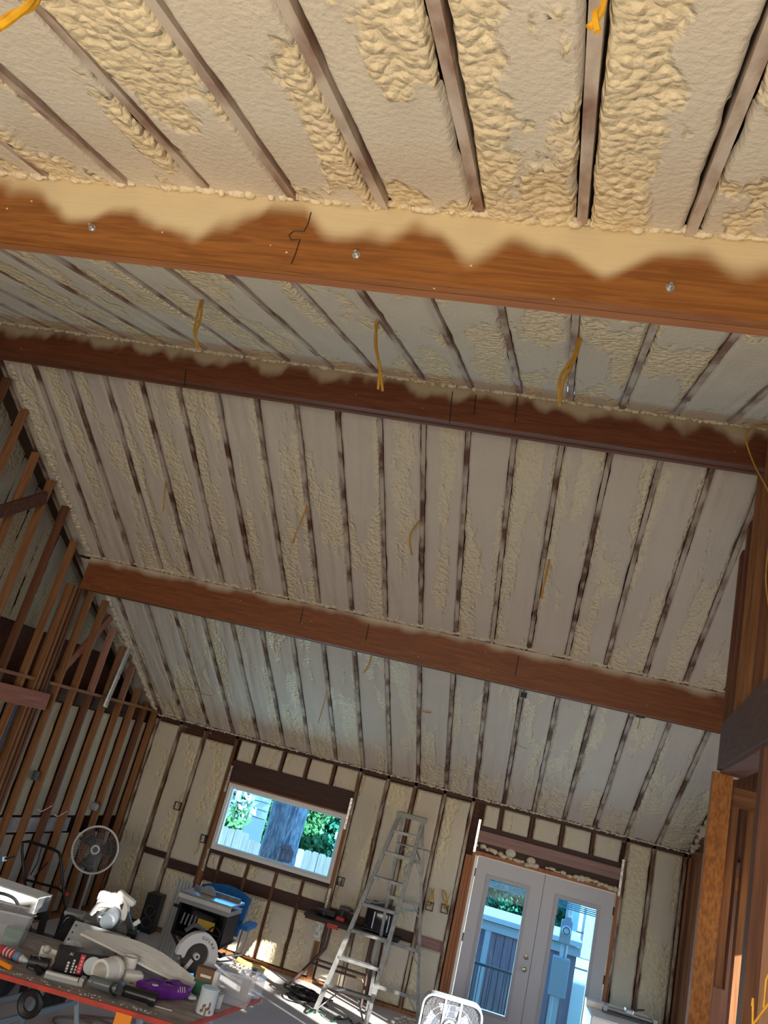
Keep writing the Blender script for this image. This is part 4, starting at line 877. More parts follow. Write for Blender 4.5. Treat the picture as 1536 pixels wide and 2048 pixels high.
ap = thing('air_fryer', 'black glossy appliance with chrome handles on the right end of the black bench', 'appliance', (-1.45, 11.32, .8475))
GLB = mat('gloss_black', (.012, .012, .02), .12)
q = MB(); q.bbox((0, 0, .16), (.36, .30, .30), None, .05); q.build('body', GLB, ap, smooth=True); q = MB(); q.bbox((0, 0, .325), (.30, .25, .03), None, .012); q.build('lid', BLACK, ap, smooth=True)
for x in (-.06, .14): MB().cyl((x, -.155, .05), (x, -.155, .25), .009, n=10).build('chrome_handle', STEEL, ap)
MB().b2((-.18, -.152, .02), (.18, -.149, .03)).build('seam', DGREY, ap)
sp = thing('floor_speaker', 'tall narrow black speaker on the floor against the far wall', 'speaker', (-4.55, 11.34, 0), .05)
q = MB(); q.bbox((0, 0, .25), (.21, .20, .48), None, .012); q.build('cabinet', BLACK, sp)
for z in (.13, .28, .40): q = MB(); q.lathe([(.075 if z < .4 else .03, .0), (.07 if z < .4 else .026, .008), (.04 if z < .4 else .015, -.012), (.001, -.004)], (0, -.101, z), rotx(math.pi/2), 22); q.build('driver', DGREY, sp, smooth=True)
for sx in (-.08, .08):
    for sy in (-.07, .07): MB().cyl((sx, sy, 0), (sx, sy, .012), .012, n=8).build('foot', DGREY, sp)
# cables on the floor
cp = thing('cable_heap', 'heap of black extension cable on the floor left of the ladder foot', 'cable', (-2.06, 10.66, 0)); rnd = random.Random(8)
for k in range(16):
    cx, cy = rnd.uniform(-.15, .15), rnd.uniform(-.12, .12); r1, r2 = rnd.uniform(.10, .26), rnd.uniform(.06, .18); a0 = rnd.uniform(0, 3); z = .01+k*.006
    MB().tube([(cx+r1*math.cos(a+a0), cy+r2*math.sin(a), z+.012*math.sin(2*a+k)+.012) for a in [2*math.pi*i/26 for i in range(26)]], .009, 6, True).build('coil', BLACK, cp, smooth=True)
gw = thing('string_cable', 'tangled thin greenish cable on the sunlit floor at the ladder foot', 'cable', (-1.5, 10.35, 0)); rnd = random.Random(12); p = []
for k in range(16): p.append((-.4+k*.06+rnd.uniform(-.06, .06), rnd.uniform(-.16, .12), .012+rnd.random()*.01))
MB().tube(smooth_path(p, 4), .007, 6).build('cable', GREEN, gw, smooth=True)
p = [(-.1+k*.05+rnd.uniform(-.07, .07), rnd.uniform(-.05, .22), .012+rnd.random()*.01) for k in range(14)]
MB().tube(smooth_path(p, 4), .006, 6).build('cable', BLACK, gw, smooth=True)
ct = thing('foam_scraps', 'scattered crumbs of cut foam on the floor along the far wall', 'foam scraps', (-1, 11.2, 0)); ct['kind'] = 'stuff'; rnd = random.Random(3); q = MB()
for k in range(90): q.bbox((rnd.choice((rnd.uniform(-.02, .6), rnd.uniform(-2.2, -1.75))), rnd.uniform(-.3, .22), .012), (rnd.uniform(.02, .08), rnd.uniform(.02, .06), .022), rotz(rnd.uniform(0, 3)), .006)
q.build('scraps', FOAM_W, ct)

# ================================================================== TABLE SAW ON STAND AND CAMP CHAIR
ts = thing('table_saw', 'portable table saw with silver top and yellow label on black folding stand', 'table saw', (-3.22, 9.72, 0), -.04)
q = MB(); q.bbox((0, 0, .955), (.66, .44, .025), None, .005); q.build('top', STEEL, ts)
MB().b2((-.33, -.225, .90), (.33, -.20, .945)).build('front_rail', LGREY, ts); MB().b2((-.32, -.21, .85), (.32, .21, .90)).build('side_skirt', GREY, ts)
MB().b2((-.30, .10, .968), (.30, .145, 1.005)).build('fence', ALU, ts)
MB().b2((-.24, -.02, .9685), (.10, .0, .9705)).build('blade_slot', BLACK, ts); q = MB(); q.prism([(.11*math.cos(a), .11*math.sin(a)) for a in [math.pi*k/12 for k in range(13)]], .003, None, (-.07, -.01, .955)); q.build('blade', STEEL, ts)
q = MB(); q.b2((-.30, .17, .52), (.30, .20, .85)); q.b2((-.31, -.19, .52), (-.28, .20, .85)); q.b2((.28, -.19, .52), (.31, .20, .85)); q.b2((-.31, -.19, .52), (.31, .20, .56)); q.build('open_body', BLACK, ts)
MB().cyl((-.15, -.05, .72), (.12, -.05, .70), .075, n=18).build('motor', DGREY, ts, smooth=True); MB().b2((-.02, -.215, .66), (.19, -.20, .75)).build('yellow_label', mat('label_yellow', (.62, .42, .06), .5), ts)
for i in range(4): MB().cyl((-.22+.05*i, -.19, .64), (-.20+.05*i, -.20, .76), .012, n=8).build('spring', STEEL, ts)
MB().lathe([(.07, -.01), (.085, 0), (.07, .01)], (.22, -.23, .64), rotx(math.pi/2), 22).build('crank_wheel', BLACK, ts); MB().b2((.14, -.236, .632), (.30, -.224, .648)).build('crank_arm', BLACK, ts)
MB().bar((-.36, -.2, .80), (-.30, -.2, .80), .03, .03).build('fence_lock', BLACK, ts)
for sx in (-1, 1):
    MB().tube([(sx*.29, -.20, .53), (-sx*.34, -.24, .0)], .017, 8).build('leg', BLACKM, ts); MB().tube([(sx*.29, .18, .53), (-sx*.34, .22, .0)], .017, 8).build('leg', BLACKM, ts)
MB().tube([(-.30, -.20, .53), (.38, -.20, .47)], .016, 8).build('carry_bar', BLACKM, ts); MB().cyl((.37, -.26, .47), (.37, -.14, .47), .022, n=10).build('grip', BLACK, ts)
# grey board standing behind the saw
gs = thing('grey_panel', 'ribbed grey plastic panel standing between saw and far wall', 'panel', (-3.72, 10.02, 0), .1)
for k in range(5): MB().b2((-.10+k*.042, -.012, .0), (-.10+k*.042+.036, .012, .98)).build('rib', GREY, gs)
cc = thing('camp_chair', 'blue fabric folding camp chair behind the table saw', 'chair', (-3.34, 10.38, 0))
q = MB(); n = 9
for i in range(n):
    x = -.34+.68*i/(n-1); dip = .06*math.cos(x/.34*math.pi/2)
    for z, y in ((.50, -.02), (.74, .10), (.90+.08*math.cos(x/.34*1.4), .17)): q.v.append((x, y+dip, z))
for i in range(n-1):
    for k in range(2): q.f.append((i*3+k, i*3+3+k, i*3+4+k, i*3+k+1))
bk = q.build('backrest', BLUE, cc, smooth=True); md = bk.modifiers.new('t', 'SOLIDIFY'); md.thickness = .015
q = MB()
for i in range(7):
    for j in range(6):
        x = -.30+.60*i/6; y = -.22+.34*j/5; q.v.append((x, y, .44-.05*math.cos(x/.3*1.5)*math.cos((y+.05)/.2)))
for i in range(6):
    for j in range(5): q.f.append((i*6+j, i*6+6+j, i*6+7+j, i*6+j+1))
se = q.build('seat', BLUE, cc, smooth=True); md = se.modifiers.new('t', 'SOLIDIFY'); md.thickness = .015
for sx in (-1, 1):
    q = MB(); q.prism(rrect(.40, .05, .02), .10, rotz(math.pi/2), (sx*.46, -.05, .66)); q.build('armrest', BLUEP, cc)
    MB().tube([(sx*.46, -.22, .64), (sx*.44, -.24, .30), (-sx*.38, -.22, .0)], .011, 8).build('leg', STEEL, cc); MB().tube([(sx*.44, .12, .64), (sx*.42, .14, .30), (-sx*.38, .18, .0)], .011, 8).build('leg', STEEL, cc)
    MB().tube([(sx*.36, .06, .36), (sx*.36, .19, .94)], .011, 8).build('back_post', STEEL, cc)
q = MB(); q.prism([(-.05, -.06), (.05, -.06), (.06, .06), (-.06, .06)], .09, None, (-.47, -.05, .56)); q.build('cup_holder', DGREY, cc)
tw = thing('blue_case', 'upright deep blue plastic case standing under the front of the table saw', 'case', (-3.02, 9.36, 0), .15)
q = MB(); q.bbox((0, 0, .26), (.22, .16, .52), None, .03); q.build('shell', BLUEP, tw, smooth=True); MB().tube([(-.05, 0, .52), (-.04, 0, .56), (.04, 0, .56), (.05, 0, .52)], .012, 8).build('handle', DGREY, tw); MB().b2((-.03, -.085, .30), (.03, -.078, .38)).build('latch', DGREY, tw)
pw = thing('yellow_tube', 'pale yellow foam tube lying on the floor under the window', 'tube', (-2.95, 11.25, .035), .0); MB().tube(smooth_path([(-.22, .05, .01), (-.05, .0, 0), (.12, .02, 0), (.22, -.05, 0)], 4), .035, 12).build('tube', mat('pale_yellow', (.75, .58, .20), .6), pw, smooth=True)

# ================================================================== LEFT SIDE: CART, METAL BOX, BAGS
ca = thing('push_cart', 'black tubular push cart handle frame before the left studs', 'cart', (-5.03, 8.75, 0))
def cl(u, v): return at(u, v, y=8.75)-Vector((-5.03, 8.75, 0))
h = [cl(56, 1800), cl(50, 1765), cl(44, 1700), cl(46, 1684), cl(58, 1683), cl(105, 1698), cl(118, 1705), cl(122, 1720), cl(126, 1770), cl(131, 1815)]
MB().tube(h, .016, 10).build('handle', BLACKM, ca, smooth=True)
MB().tube([cl(53, 1760), cl(115, 1776), cl(128, 1785)], .013, 8).build('cross_bar', BLACKM, ca)
MB().tube([cl(55, 1800), cl(53, 1800)-Vector((0, 0, .25)), Vector((cl(53, 1800).x, 0, .12))], .016, 8).build('upright', BLACKM, ca); MB().tube([cl(131, 1815), Vector((cl(131, 1815).x, 0, .12))], .016, 8).build('upright', BLACKM, ca)
MB().tube([cl(68, 1755), cl(95, 1725)], .008, 6).build('lever', BLACKM, ca); MB().tube([cl(61, 1750), cl(75, 1725), cl(84, 1692)], .008, 6).build('control_cable', BLACK, ca)
for u, v in ((46, 1767), (133, 1789)): MB().sphere(cl(u, v), .022).build('red_knob', REDD, ca, smooth=True)
xa, xb = cl(53, 1800).x, cl(131, 1815).x
q = MB(); q.bbox(((xa+xb)/2, -.05, .20), (xb-xa, .50, .16), None, .03); q.build('deck', DGREY, ca)
for x in (xa-.04, xb+.04):
    for y in (-.22, .15): q = MB(); q.lathe([(.001, -.025), (.09, -.025), (.10, -.01), (.10, .01), (.09, .025), (.001, .025)], (x, y, .10), roty(math.pi/2), 20); q.build('wheel', BLACK, ca, smooth=True)
sw = thing('black_sawhorse', 'black plastic sawhorse under the long white metal box', 'sawhorse', (-4.55, 7.95, 0), .5)
MB().b2((-.30, -.05, .62), (.30, .05, .70)).build('top_beam', BLACK, sw)
for sx in (-1, 1):
    for sy in (-1, 1): MB().bar((sx*.26, sy*.03, .64), (sx*.30, sy*.24, .0), .07, .03).build('leg', BLACK, sw)
    MB().bar((sx*.28, -.14, .30), (sx*.28, .14, .30), .03, .05).build('spreader', BLACK, sw)
wbx = thing('metal_box', 'long bright white sheet-metal box lying on the black sawhorse at left edge', 'metal box', (-4.72, 7.95, .70), .02)
q = MB(); q.bbox((0, 0, .075), (.80, .26, .15), None, .004); q.build('shell', mat('white_metal', (.80, .82, .82), .35, .2, col2=(.62, .66, .68), scale=6), wbx); MB().b2((-.40, -.135, .142), (.40, .135, .153)).build('flange', STEEL, wbx); MB().b2((.39, -.12, .01), (.403, .12, .14)).build('end_cap', STEEL, wbx)
bgm = mat('black_cloth', (.012, .013, .018), .85, col2=(.03, .03, .036), scale=10, bump=.6, bscale=12)
def sack(name, label, cat, loc, size, m, seed, parts=(), rz=0):
    t = thing(name, label, cat, loc, rz); q = MB(); nu_, nv_ = 22, 12
    for j in range(nv_+1):
        ph = math.pi*j/nv_
        for i in range(nu_):
            th = 2*math.pi*i/nu_; s, c = math.sin(th), math.cos(th)
            ex = lambda a, e: math.copysign(abs(a)**e, a)
            x = ex(c, .55)*ex(math.sin(ph), .5); y = ex(s, .55)*ex(math.sin(ph), .5); z = -math.cos(ph)
            d = 1+.07*math.sin(5*th+seed+3*ph)*math.sin(ph)+.05*math.sin(9*th-2*ph+seed)
            q.v.append((x*size[0]/2*d, y*size[1]/2*d, max(0, (z*.5+.5)*size[2]*d)))
    for j in range(nv_):
        for i in range(nu_): q.f.append((j*nu_+i, j*nu_+(i+1) % nu_, (j+1)*nu_+(i+1) % nu_, (j+1)*nu_+i))
    q.build('body', m, t, smooth=True); return t
bgA = sack('tool_bag', 'black crumpled tool bag in front of the white metal box', 'bag', (-4.42, 7.42, .0), (.75, .42, .80), bgm, 1)
MB().tube(smooth_path([(-.2, 0, .78), (-.1, 0, .88), (.1, 0, .88), (.2, 0, .78)], 5), .014, 8).build('handle', BLACK, bgA)
dj = thing('steel_duct', 'short pale steel duct end standing behind the white saw', 'duct', (-4.12, 8.28, 0), .3)
q = MB(); q.bbox((0, 0, .36), (.16, .16, .72), None, .006); q.build('duct', STEEL, dj); MB().b2((-.09, -.09, .70), (.09, .09, .73)).build('collar', GREY, dj)
bgB = sack('duffel_bag', 'dark duffel bag slumped behind the white saw on the floor', 'bag', (-3.88, 7.88, 0), (.30, .32, .74), bgm, 4)
MB().tube(smooth_path([(-.1, -.1, .70), (-.05, -.12, .80), (.08, -.12, .79), (.1, -.1, .70)], 5), .012, 8).build('handle', BLACK, bgB)
bt = thing('blue_bottle', 'bright blue tipped tool poking in at the left edge before the studs', 'tool', at(3, 1723, y=8.3), 0)
MB().bar((-.10, 0, -.02), (.02, 0, .03), .04, .045, (0, 1, 0)).build('body', BLUEP, bt); MB().tube([(.02, 0, .03), (.13, 0, .085)], .013, 8, taper=.006).build('blade', BLACK, bt); MB().bar((.015, 0, .028), (.03, 0, .035), .045, .05, (0, 1, 0)).build('collar', WHITE, bt); MB().tube([(-.05, .0, 0), (-.05, .05, -.8), (-.05, .05, -1.3)], .012, 6).build('handle', BLACK, bt)

# ================================================================== WORKTABLE
TZ = .755
Cn = Vector((-2.03, 6.27, 0)); e1 = Vector((-.986, -.166, 0)); e2 = Vector((.176, .984, 0)); ta = math.atan2(-e1.y, -e1.x)
wt = thing('worktable', 'plywood worktable with red painted edge on folding steel legs', 'table', Cn)
q = MB(); Lx, Ly = 2.44, 1.22
def tp(a, b, z): return e1*a+e2*b+Vector((0, 0, z))
pl = [tp(0, 0, TZ-.03), tp(Lx, 0, TZ-.03), tp(Lx, Ly, TZ-.03), tp(0, Ly, TZ-.03), tp(0, 0, TZ), tp(Lx, 0, TZ), tp(Lx, Ly, TZ), tp(0, Ly, TZ)]
q.add(pl, [(0, 1, 2, 3), (4, 5, 6, 7), (0, 1, 5, 4), (1, 2, 6, 5), (2, 3, 7, 6), (3, 0, 4, 7)]); q.build('top', PLY, wt)
MB().bar(tp(-.006, -.006, TZ-.014), tp(Lx, -.006, TZ-.014), .012, .034).build('red_edge', RED, wt); MB().bar(tp(-.006, -.006, TZ-.014), tp(-.006, Ly, TZ-.014), .012, .034).build('red_edge', RED, wt)
LEGM = mat('blue_grey_leg', (.30, .38, .46), .4, .5)
for a in (.42, 1.62):
    for b, db in ((.10, -.06), (Ly-.12, .06)):
        for s in (-.14, .14): MB().bar(tp(a+s*.3, b, TZ-.03), tp(a+s*2.0, b+db, .0), .045, .035).build('leg', LEGM, wt)
    MB().bar(tp(a, .05, TZ-.06), tp(a, Ly-.05, TZ-.06), .06, .06).build('trestle_beam', GREY, wt)
    for s in (-.14, .14): MB().bar(tp(a+s*1.2, .08, .38), tp(a+s*1.2, Ly-.10, .38), .02, .04).build('stretcher', LEGM, wt)
MB().bar(tp(.36, -.02, TZ-.07), tp(.48, -.02, TZ-.07), .02, .10).build('orange_bracket', ORANGE, wt)
q = MB(); q.lathe([(.085, -.02), (.10, -.01), (.10, .01), (.085, .02), (.05, .01), (.05, -.01)], tp(1.25, .20, .56), rotx(math.pi/2), 22); q.build('hose_reel', BLACK, wt, smooth=True)
TOP = TZ+.001
def T(u, v, dz=0): p = at(u, v, z=TOP); p.z = TOP+dz; return p
# clear bins
def bin_(label, p, w_, d_, h_, rz, content=None):
    t = thing('storage_bin', label, 'bin', p, rz); th = .004; f = .90; q = MB()
    for z0, z1 in ((0, h_),):
        a, b, c, d = w_/2*f, d_/2*f, w_/2, d_/2
        v = [(-a, -b, 0), (a, -b, 0), (a, b, 0), (-a, b, 0), (-c, -d, h_), (c, -d, h_), (c, d, h_), (-c, d, h_)]; q.add(v, [(3, 2, 1, 0), (0, 1, 5, 4), (1, 2, 6, 5), (2, 3, 7, 6), (3, 0, 4, 7)])
    o = q.build('tub', CLEAR, t)
    q = MB(); c, d = w_/2, d_/2
    for x0, y0, x1, y1 in ((-c-.012, -d-.012, c+.012, -d), (-c-.012, d, c+.012, d+.012), (-c-.012, -d, -c, d), (c, -d, c+.012, d)): q.b2((x0, y0, h_-.012), (x1, y1, h_))
    q.build('rim', CLEAR, t)
    return t
bin_('clear plastic bin at the left edge of the worktable', T(12, 1893)+Vector((-.12, .12, 0)), .34, .26, .24, ta+.2)
gbk = thing('green_pack', 'green cardboard pack standing inside the left clear bin', 'pack', T(12, 1893)+Vector((-.03, .10, .006)), ta+.2); q = MB(); q.bbox((0, 0, .055), (.14, .10, .11), None, .003); q.build('carton', GREEN, gbk); MB().b2((-.06, -.052, .02), (.06, -.0505, .05)).build('print_band', mat('green_print', (.08, .22, .12), .6), gbk)
bin_('clear plastic bin with open top on the right corner of the worktable', T(462, 2004)+Vector((0, .02, .002)), .30, .22, .225, ta-.02)
rb = thing('round_tub', 'lidded rounded clear tub behind the open bin on the worktable', 'tub', T(508, 1985)+Vector((-.03, -.06, 0)), ta)
q = MB(); q.prism(rrect(.22, .30, .09), .13, rotx(math.pi/2), (0, 0, .068)); q.build('tub', CLEAR, rb, smooth=True)
q = MB(); q.prism(rrect(.235, .315, .10), .018, rotx(math.pi/2), (0, 0, .143)); q.build('lid', CLEAR, rb); MB().b2((-.02, -.03, .152), (.02, .03, .19)).build('black_handle', BLACK, rb)
q = MB(); q.b2((-.07, -.10, .008), (.0, -.02, .10)); q.build('brown_contents', BROWN, rb)
# cartons beside the bin
cx = thing('product_box', 'green and brown carton with white side leaning by the open bin', 'box', T(430, 1992)+Vector((-.075, -.08, 0)), ta-.05)
q = MB(); q.b2((-.10, -.04, 0), (.045, .04, .11)); q.build('carton', GREEN, cx); MB().b2((-.101, -.0405, .11), (.051, .0405, .20)).build('brown_top_part', BROWN, cx); MB().b2((-.06, -.0425, .135), (.03, -.0405, .155)).build('print_line', WHITE, cx); q = MB(); q.box((.072, -.02, .105), (.035, .09, .20)); q.build('white_side', WHITE, cx)
wc = thing('paint_can', 'white cylinder can with brown drips near the right table corner', 'can', T(408, 2026), 0)
q = MB(); q.lathe([(.001, 0), (.066, 0), (.070, .004), (.070, .165), (.073, .170), (.070, .176), (.060, .172), (.001, .170)], n=30); q.build('can', mat('can_white', (.66, .76, .86), .35, col2=(.60, .70, .80), scale=5), wc, smooth=True)
for k in range(7): a = -1.1+.16*k; MB().box((.0715*math.cos(a-.6), .0715*math.sin(a-.6), .03+.02*(k % 3)), (.006, .012, .02+.03*(k % 2)), rotz(a-.6)).build('drip', BROWN, wc)
sc = thing('small_cup', 'small white cup standing beside the white can', 'cup', T(428, 2015)+Vector((.01, .02, 0))); q = MB(); q.lathe([(.001, 0), (.034, 0), (.036, .10), (.033, .10), (.031, .006), (.001, .006)], n=22); q.build('cup', mat('cup_white', (.70, .74, .80), .4), sc, smooth=True); MB().lathe([(.0365, .085), (.039, .092), (.0365, .10)], n=22).build('lip', LGREY, sc)
# purple bag
pb = sack('cement_bag', 'purple plastic bag of powder lying on the worktable', 'bag', T(312, 1994)+Vector((.03, .05, 0)), (.44, .22, .105), PURPLE, 2, rz=ta+.75)
MB().b2((-.15, -.075, .098), (-.11, -.045, .104)).build('white_mark', WHITE, pb)
for k in range(4): MB().box((.06+.02*k, -.10, .085), (.005, .05, .004), rotz(-.3)@rotx(.5)).build('print_stroke', WHITE, pb)
q = MB(); q.prism([(-.03, -.01), (.03, -.01), (.02, .012), (-.02, .012)], .22, None, (.215, 0, .03)); q.build('crimped_end', LGREY, pb)
# pipe fittings
def xdir(a): return Matrix.Rotation(a, 3, 'Z')
pv = thing('pipe_coupling', 'short white plastic pipe sleeve lying open toward the camera on the worktable', 'pipe fitting', T(209, 1968), 0)
A0 = Vector((-.25, -.97, .0)).normalized(); ctr = Vector((0, 0, .096)); Rr = A0.to_track_quat('Z', 'Y').to_matrix()
q = MB(); q.lathe([(.088, -.06), (.088, .10), (.066, .10), (.062, .04), (.055, -.06), (.088, -.06)], ctr, Rr, 30); q.build('sleeve', PVC, pv, smooth=True)
q = MB(); q.lathe([(.090, -.075), (.094, -.06), (.094, -.03), (.089, -.02)], ctr, Rr, 30); q.build('collar', PVC, pv, smooth=True)
pv2 = thing('pipe_elbow', 'thick white pipe piece standing between the sleeve and white carton', 'pipe fitting', T(228, 1968)+Vector((.0, .17, 0)), 0); q = MB(); q.lathe([(.06, 0), (.06, .17), (.052, .17), (.05, 0)], n=26); q.build('pipe', PVC, pv2, smooth=True); MB().lathe([(.0605, .05), (.064, .055), (.064, .07), (.0605, .075)], n=26).build('bead_ring', PVC, pv2)
pk_ = thing('white_carton', 'small white rounded carton lying next to the white pipe pieces', 'carton', T(257, 1974)+Vector((-.01, .05, 0)), ta+.5); q = MB(); q.bbox((0, 0, .05), (.15, .12, .10), None, .022); q.build('carton', WHITE, pk_, smooth=True); MB().b2((-.03, -.062, .03), (.0, -.0605, .04)).build('print_mark', GREY, pk_)
# black box with lettering
def text(body, size, m, parent, loc, rot, name='lettering', ext=.0006):
    c = bpy.data.curves.new('f', 'FONT'); c.body = body; c.size = size; c.extrude = ext; c.align_x = 'CENTER'; c.align_y = 'CENTER'; c.materials.append(m)
    tmp = bpy.data.objects.new('f', c); me = bpy.data.meshes.new_from_object(tmp); bpy.data.objects.remove(tmp); me.materials.clear(); me.materials.append(m)
    o = bpy.data.objects.new(name, me); COL.objects.link(o); o.parent = parent; o.location = loc; o.rotation_euler = rot; return o
bb = thing('black_box', 'black carton with red stripe and white lettering on the worktable', 'box', T(140, 1950)+Vector((0, .06, 0)), ta+.42)
q = MB(); q.bbox((0, 0, .085), (.34, .14, .17), None, .003); q.build('carton', BLACK, bb); F_ = -.0715
MB().b2((.0, F_, .02), (.035, F_+.003, .155)).build('red_stripe', mat('stripe_red', (.70, .06, .09), .5), bb)
text('AI', .03, WHITE, bb, (-.075, F_, .148), (math.pi/2, 0, 0))
for k, (x, l) in enumerate(((-.085, .09), (-.045, .10), (-.018, .07))):
    for j in range(int(l/.02)): MB().b2((x, F_, .02+j*.02), (x+.018-(k*.003), F_+.002, .034+j*.02)).build('print_block', WHITE, bb)
for j in range(5): MB().b2((.010, F_-.0005, .03+j*.024), (.026, F_+.002, .044+j*.024)).build('print_block', mat('pale_red', (.85, .4, .42), .5) if j == 0 else bpy.data.materials['pale_red'], bb)
q = MB(); q.lathe([(.001, .004), (.062, .004), (.066, 0)], (.105, F_, .088), rotx(math.pi/2), 28); q.build('white_disc', mat('disc_grey', (.62, .70, .75), .35), bb)
# grey clamp and tubes
gc = thing('bar_clamp', 'grey metal clamp bar lying in front of the black box', 'clamp', T(128, 1963), ta+.10)
MB().b2((-.15, -.03, 0), (.13, .03, .025)).build('bar', GREY, gc); MB().b2((-.15, -.02, .025), (.10, .012, .045)).build('sleeve', LGREY, gc); q = MB(); q.bbox((.13, 0, .03), (.04, .075, .06), None, .006); q.build('jaw', GREY, gc); MB().cyl((.14, -.06, .03), (.14, .03, .03), .006, n=8).build('screw', STEEL, gc)
gt = thing('pipe_tee', 'dark grey plastic pipe with open black socket at the front of the worktable', 'pipe fitting', T(222, 1992)+Vector((0, .02, .006)), ta+.08)
q = MB(); q.cyl((-.20, .02, .045), (.02, .0, .045), .04, n=20); q.build('grey_pipe', mat('grey_abs', (.13, .15, .16), .25), gt, smooth=True)
q = MB(); q.lathe([(.03, -.02), (.055, -.02), (.055, .06), (.045, .06), (.042, 0), (.001, 0)], (.03, -.02, .056), Vector((-.1, -1, .05)).to_track_quat('Z', 'Y').to_matrix(), 24); q.build('socket', ABSM, gt, smooth=True)
q = MB(); q.cyl((.07, -.0, .045), (.32, -.03, .045), .04, n=20); q.cyl((.28, -.03, .045), (.33, -.032, .045), .047, n=20); q.build('black_pipe', ABSM, gt, smooth=True)
for k in range(3): MB().cyl((-.17+.06*k, -.022, .052), (-.17+.06*k, -.025, .052), .006, n=8).build('hole', BLACK, gt)
# long curved board
bd = thing('curved_board', 'long warped grey board with white edge lying across the worktable clutter', 'board', (-2.85, 6.95, .80))
q = MB(); n = 26; R0 = Vector((-2.85, 6.95, .80))
def bpos(t):
    A, B = Vector((-3.30, 6.90, .97)), Vector((-2.26, 6.98, .845)); p = A.lerp(B, t); p.z += .05*math.sin(t*3.1)-.02; p.y += -.02*math.sin(t*3.1)
    return p-R0
for i in range(n+1):
    t = i/n; c = bpos(t); w_ = .03+.055*math.sin(min(1, t*1.9)*1.57)-.04*max(0, t-.65)/.35
    up2 = Vector((.12, .72, .38+.25*t)).normalized()
    for s, o in ((-1, 0), (1, 0), (1, -.016), (-1, -.016)): q.v.append(tuple(c+up2*(s*w_)+Vector((0, .35, -1)).normalized()*(-o)))
for i in range(n):
    for k in range(4): q.f.append((i*4+k, i*4+(k+1) % 4, i*4+4+(k+1) % 4, i*4+4+k))
q.f += [(0, 1, 2, 3), (n*4+3, n*4+2, n*4+1, n*4)]; q.build('board', WBOARD, bd)
q = MB(); q.tube([bpos(i/n)+Vector((.12, .72, .38+.25*i/n)).normalized()*-(.03+.055*math.sin(min(1, i/n*1.9)*1.57)-.04*max(0, i/n-.65)/.35+.004) for i in range(n+1)], .011, 6); q.build('white_edge', PVC, bd, smooth=True)
# caulk tube, small stuff
ck = thing('spray_can', 'red and blue striped can with cone nozzle at the left of worktable', 'can', T(22, 1921)+Vector((0, .02, .034)), 0)
dct = (T(46, 1926)-T(0, 1905)).normalized(); Rc = Vector((dct.x, dct.y, 0)).to_track_quat('Z', 'Y').to_matrix()
q = MB(); q.lathe([(.001, -.14), (.033, -.14), (.033, .07), (.028, .08)], (0, 0, 0), Rc, 22); q.build('can', mat('can_red', (.48, .06, .09), .4), ck, smooth=True)
for z in (-.09, -.055, -.02): MB().lathe([(.0335, z), (.034, z+.003), (.034, z+.009), (.0335, z+.012)], R=Rc, n=22).build('white_stripe', WHITE, ck)
MB().lathe([(.0335, .02), (.034, .022), (.034, .062), (.0335, .065)], R=Rc, n=22).build('blue_band', mat('band_blue', (.10, .38, .65), .4), ck); MB().lathe([(.030, .078), (.022, .09), (.018, .12), (.004, .15), (.001, .15)], R=Rc, n=18).build('nozzle', mat('nozzle_blue', (.45, .58, .68), .4), ck, smooth=True)
oc = thing('orange_clamp', 'orange plastic clamp in front of the striped can', 'clamp', T(8, 1936), ta-.3); MB().bar((-.10, 0, .03), (.06, 0, .02), .025, .03).build('jaw', ORANGE, oc); MB().bar((-.10, .03, .015), (.05, .01, .012), .02, .02).build('jaw', ORANGE, oc); MB().b2((-.02, -.012, .02), (.0, .04, .032)).build('spring', BLACK, oc)
hg = thing('caulking_gun', 'black caulking tool with grey tip beside the black box', 'tool', T(75, 1940)+Vector((.03, -.02, .004)), ta+.2)
q = MB(); q.cyl((-.10, 0, .05), (.05, 0, .05), .045, n=18); q.build('barrel', BLACK, hg, smooth=True); MB().bar((-.03, -.04, .04), (.02, -.09, .012), .035, .03).build('grip', ABSM, hg); MB().lathe([(.02, -.05), (.045, -.05), (.048, .0), (.040, .0), (.036, -.03)], (-.06, -.03, .06), Vector((-.2, -1, .3)).to_track_quat('Z', 'Y').to_matrix(), 20).build('ring', DGREY, hg, smooth=True)
lg = thing('loose_fittings', 'pair of white wire hoops and a silver ball beside the black box', 'hardware', T(90, 1935)+Vector((-.06, .05, 0)), 0)
for k, (dx, r) in enumerate(((0, .03), (.06, .04))): MB().tube([(dx+r*math.cos(a), -.02, .045+r*math.sin(a)*.8) for a in [2*math.pi*i/20 for i in range(20)]], .005, 6, True).build('hoop', WHITE, lg)
MB().sphere((-.03, .05, .09), .03).build('ball', LGREY, lg, smooth=True); MB().b2((-.10, .09, .0), (.08, .12, .09)).build('tray', PVC, lg)
cb = sack('plastic_wrap', 'crumpled clear plastic wrap behind the black box', 'wrap', T(112, 1928)+Vector((.03, .12, 0)), (.16, .14, .15), CLEAR, 6)
rd = thing('thin_rod', 'thin pale rod lying on the front of the worktable', 'rod', T(300, 2011), ta-.1); MB().tube([(-.17, .01, .006), (0, 0, .006), (.17, .02, .006)], .0045, 6).build('rod', LGREY, rd); MB().sphere((-.17, .01, .007), .006, n=8, m=5).build('tip', DGREY, rd)
sv = thing('sawdust', 'pale sawdust and screws scattered on the worktable front', 'sawdust', T(120, 1975)); sv['kind'] = 'stuff'; rnd = random.Random(6); q = MB()
for k in range(60): p = tp(rnd.uniform(.25, 1.6), rnd.uniform(.02, .10), TOP+.004)+Cn-T(120, 1975); q.bbox((p.x, p.y, .004), (rnd.uniform(.006, .02), .006, .005), rotz(rnd.uniform(0, 3)), .001)
q.build('crumbs', LGREY, sv)
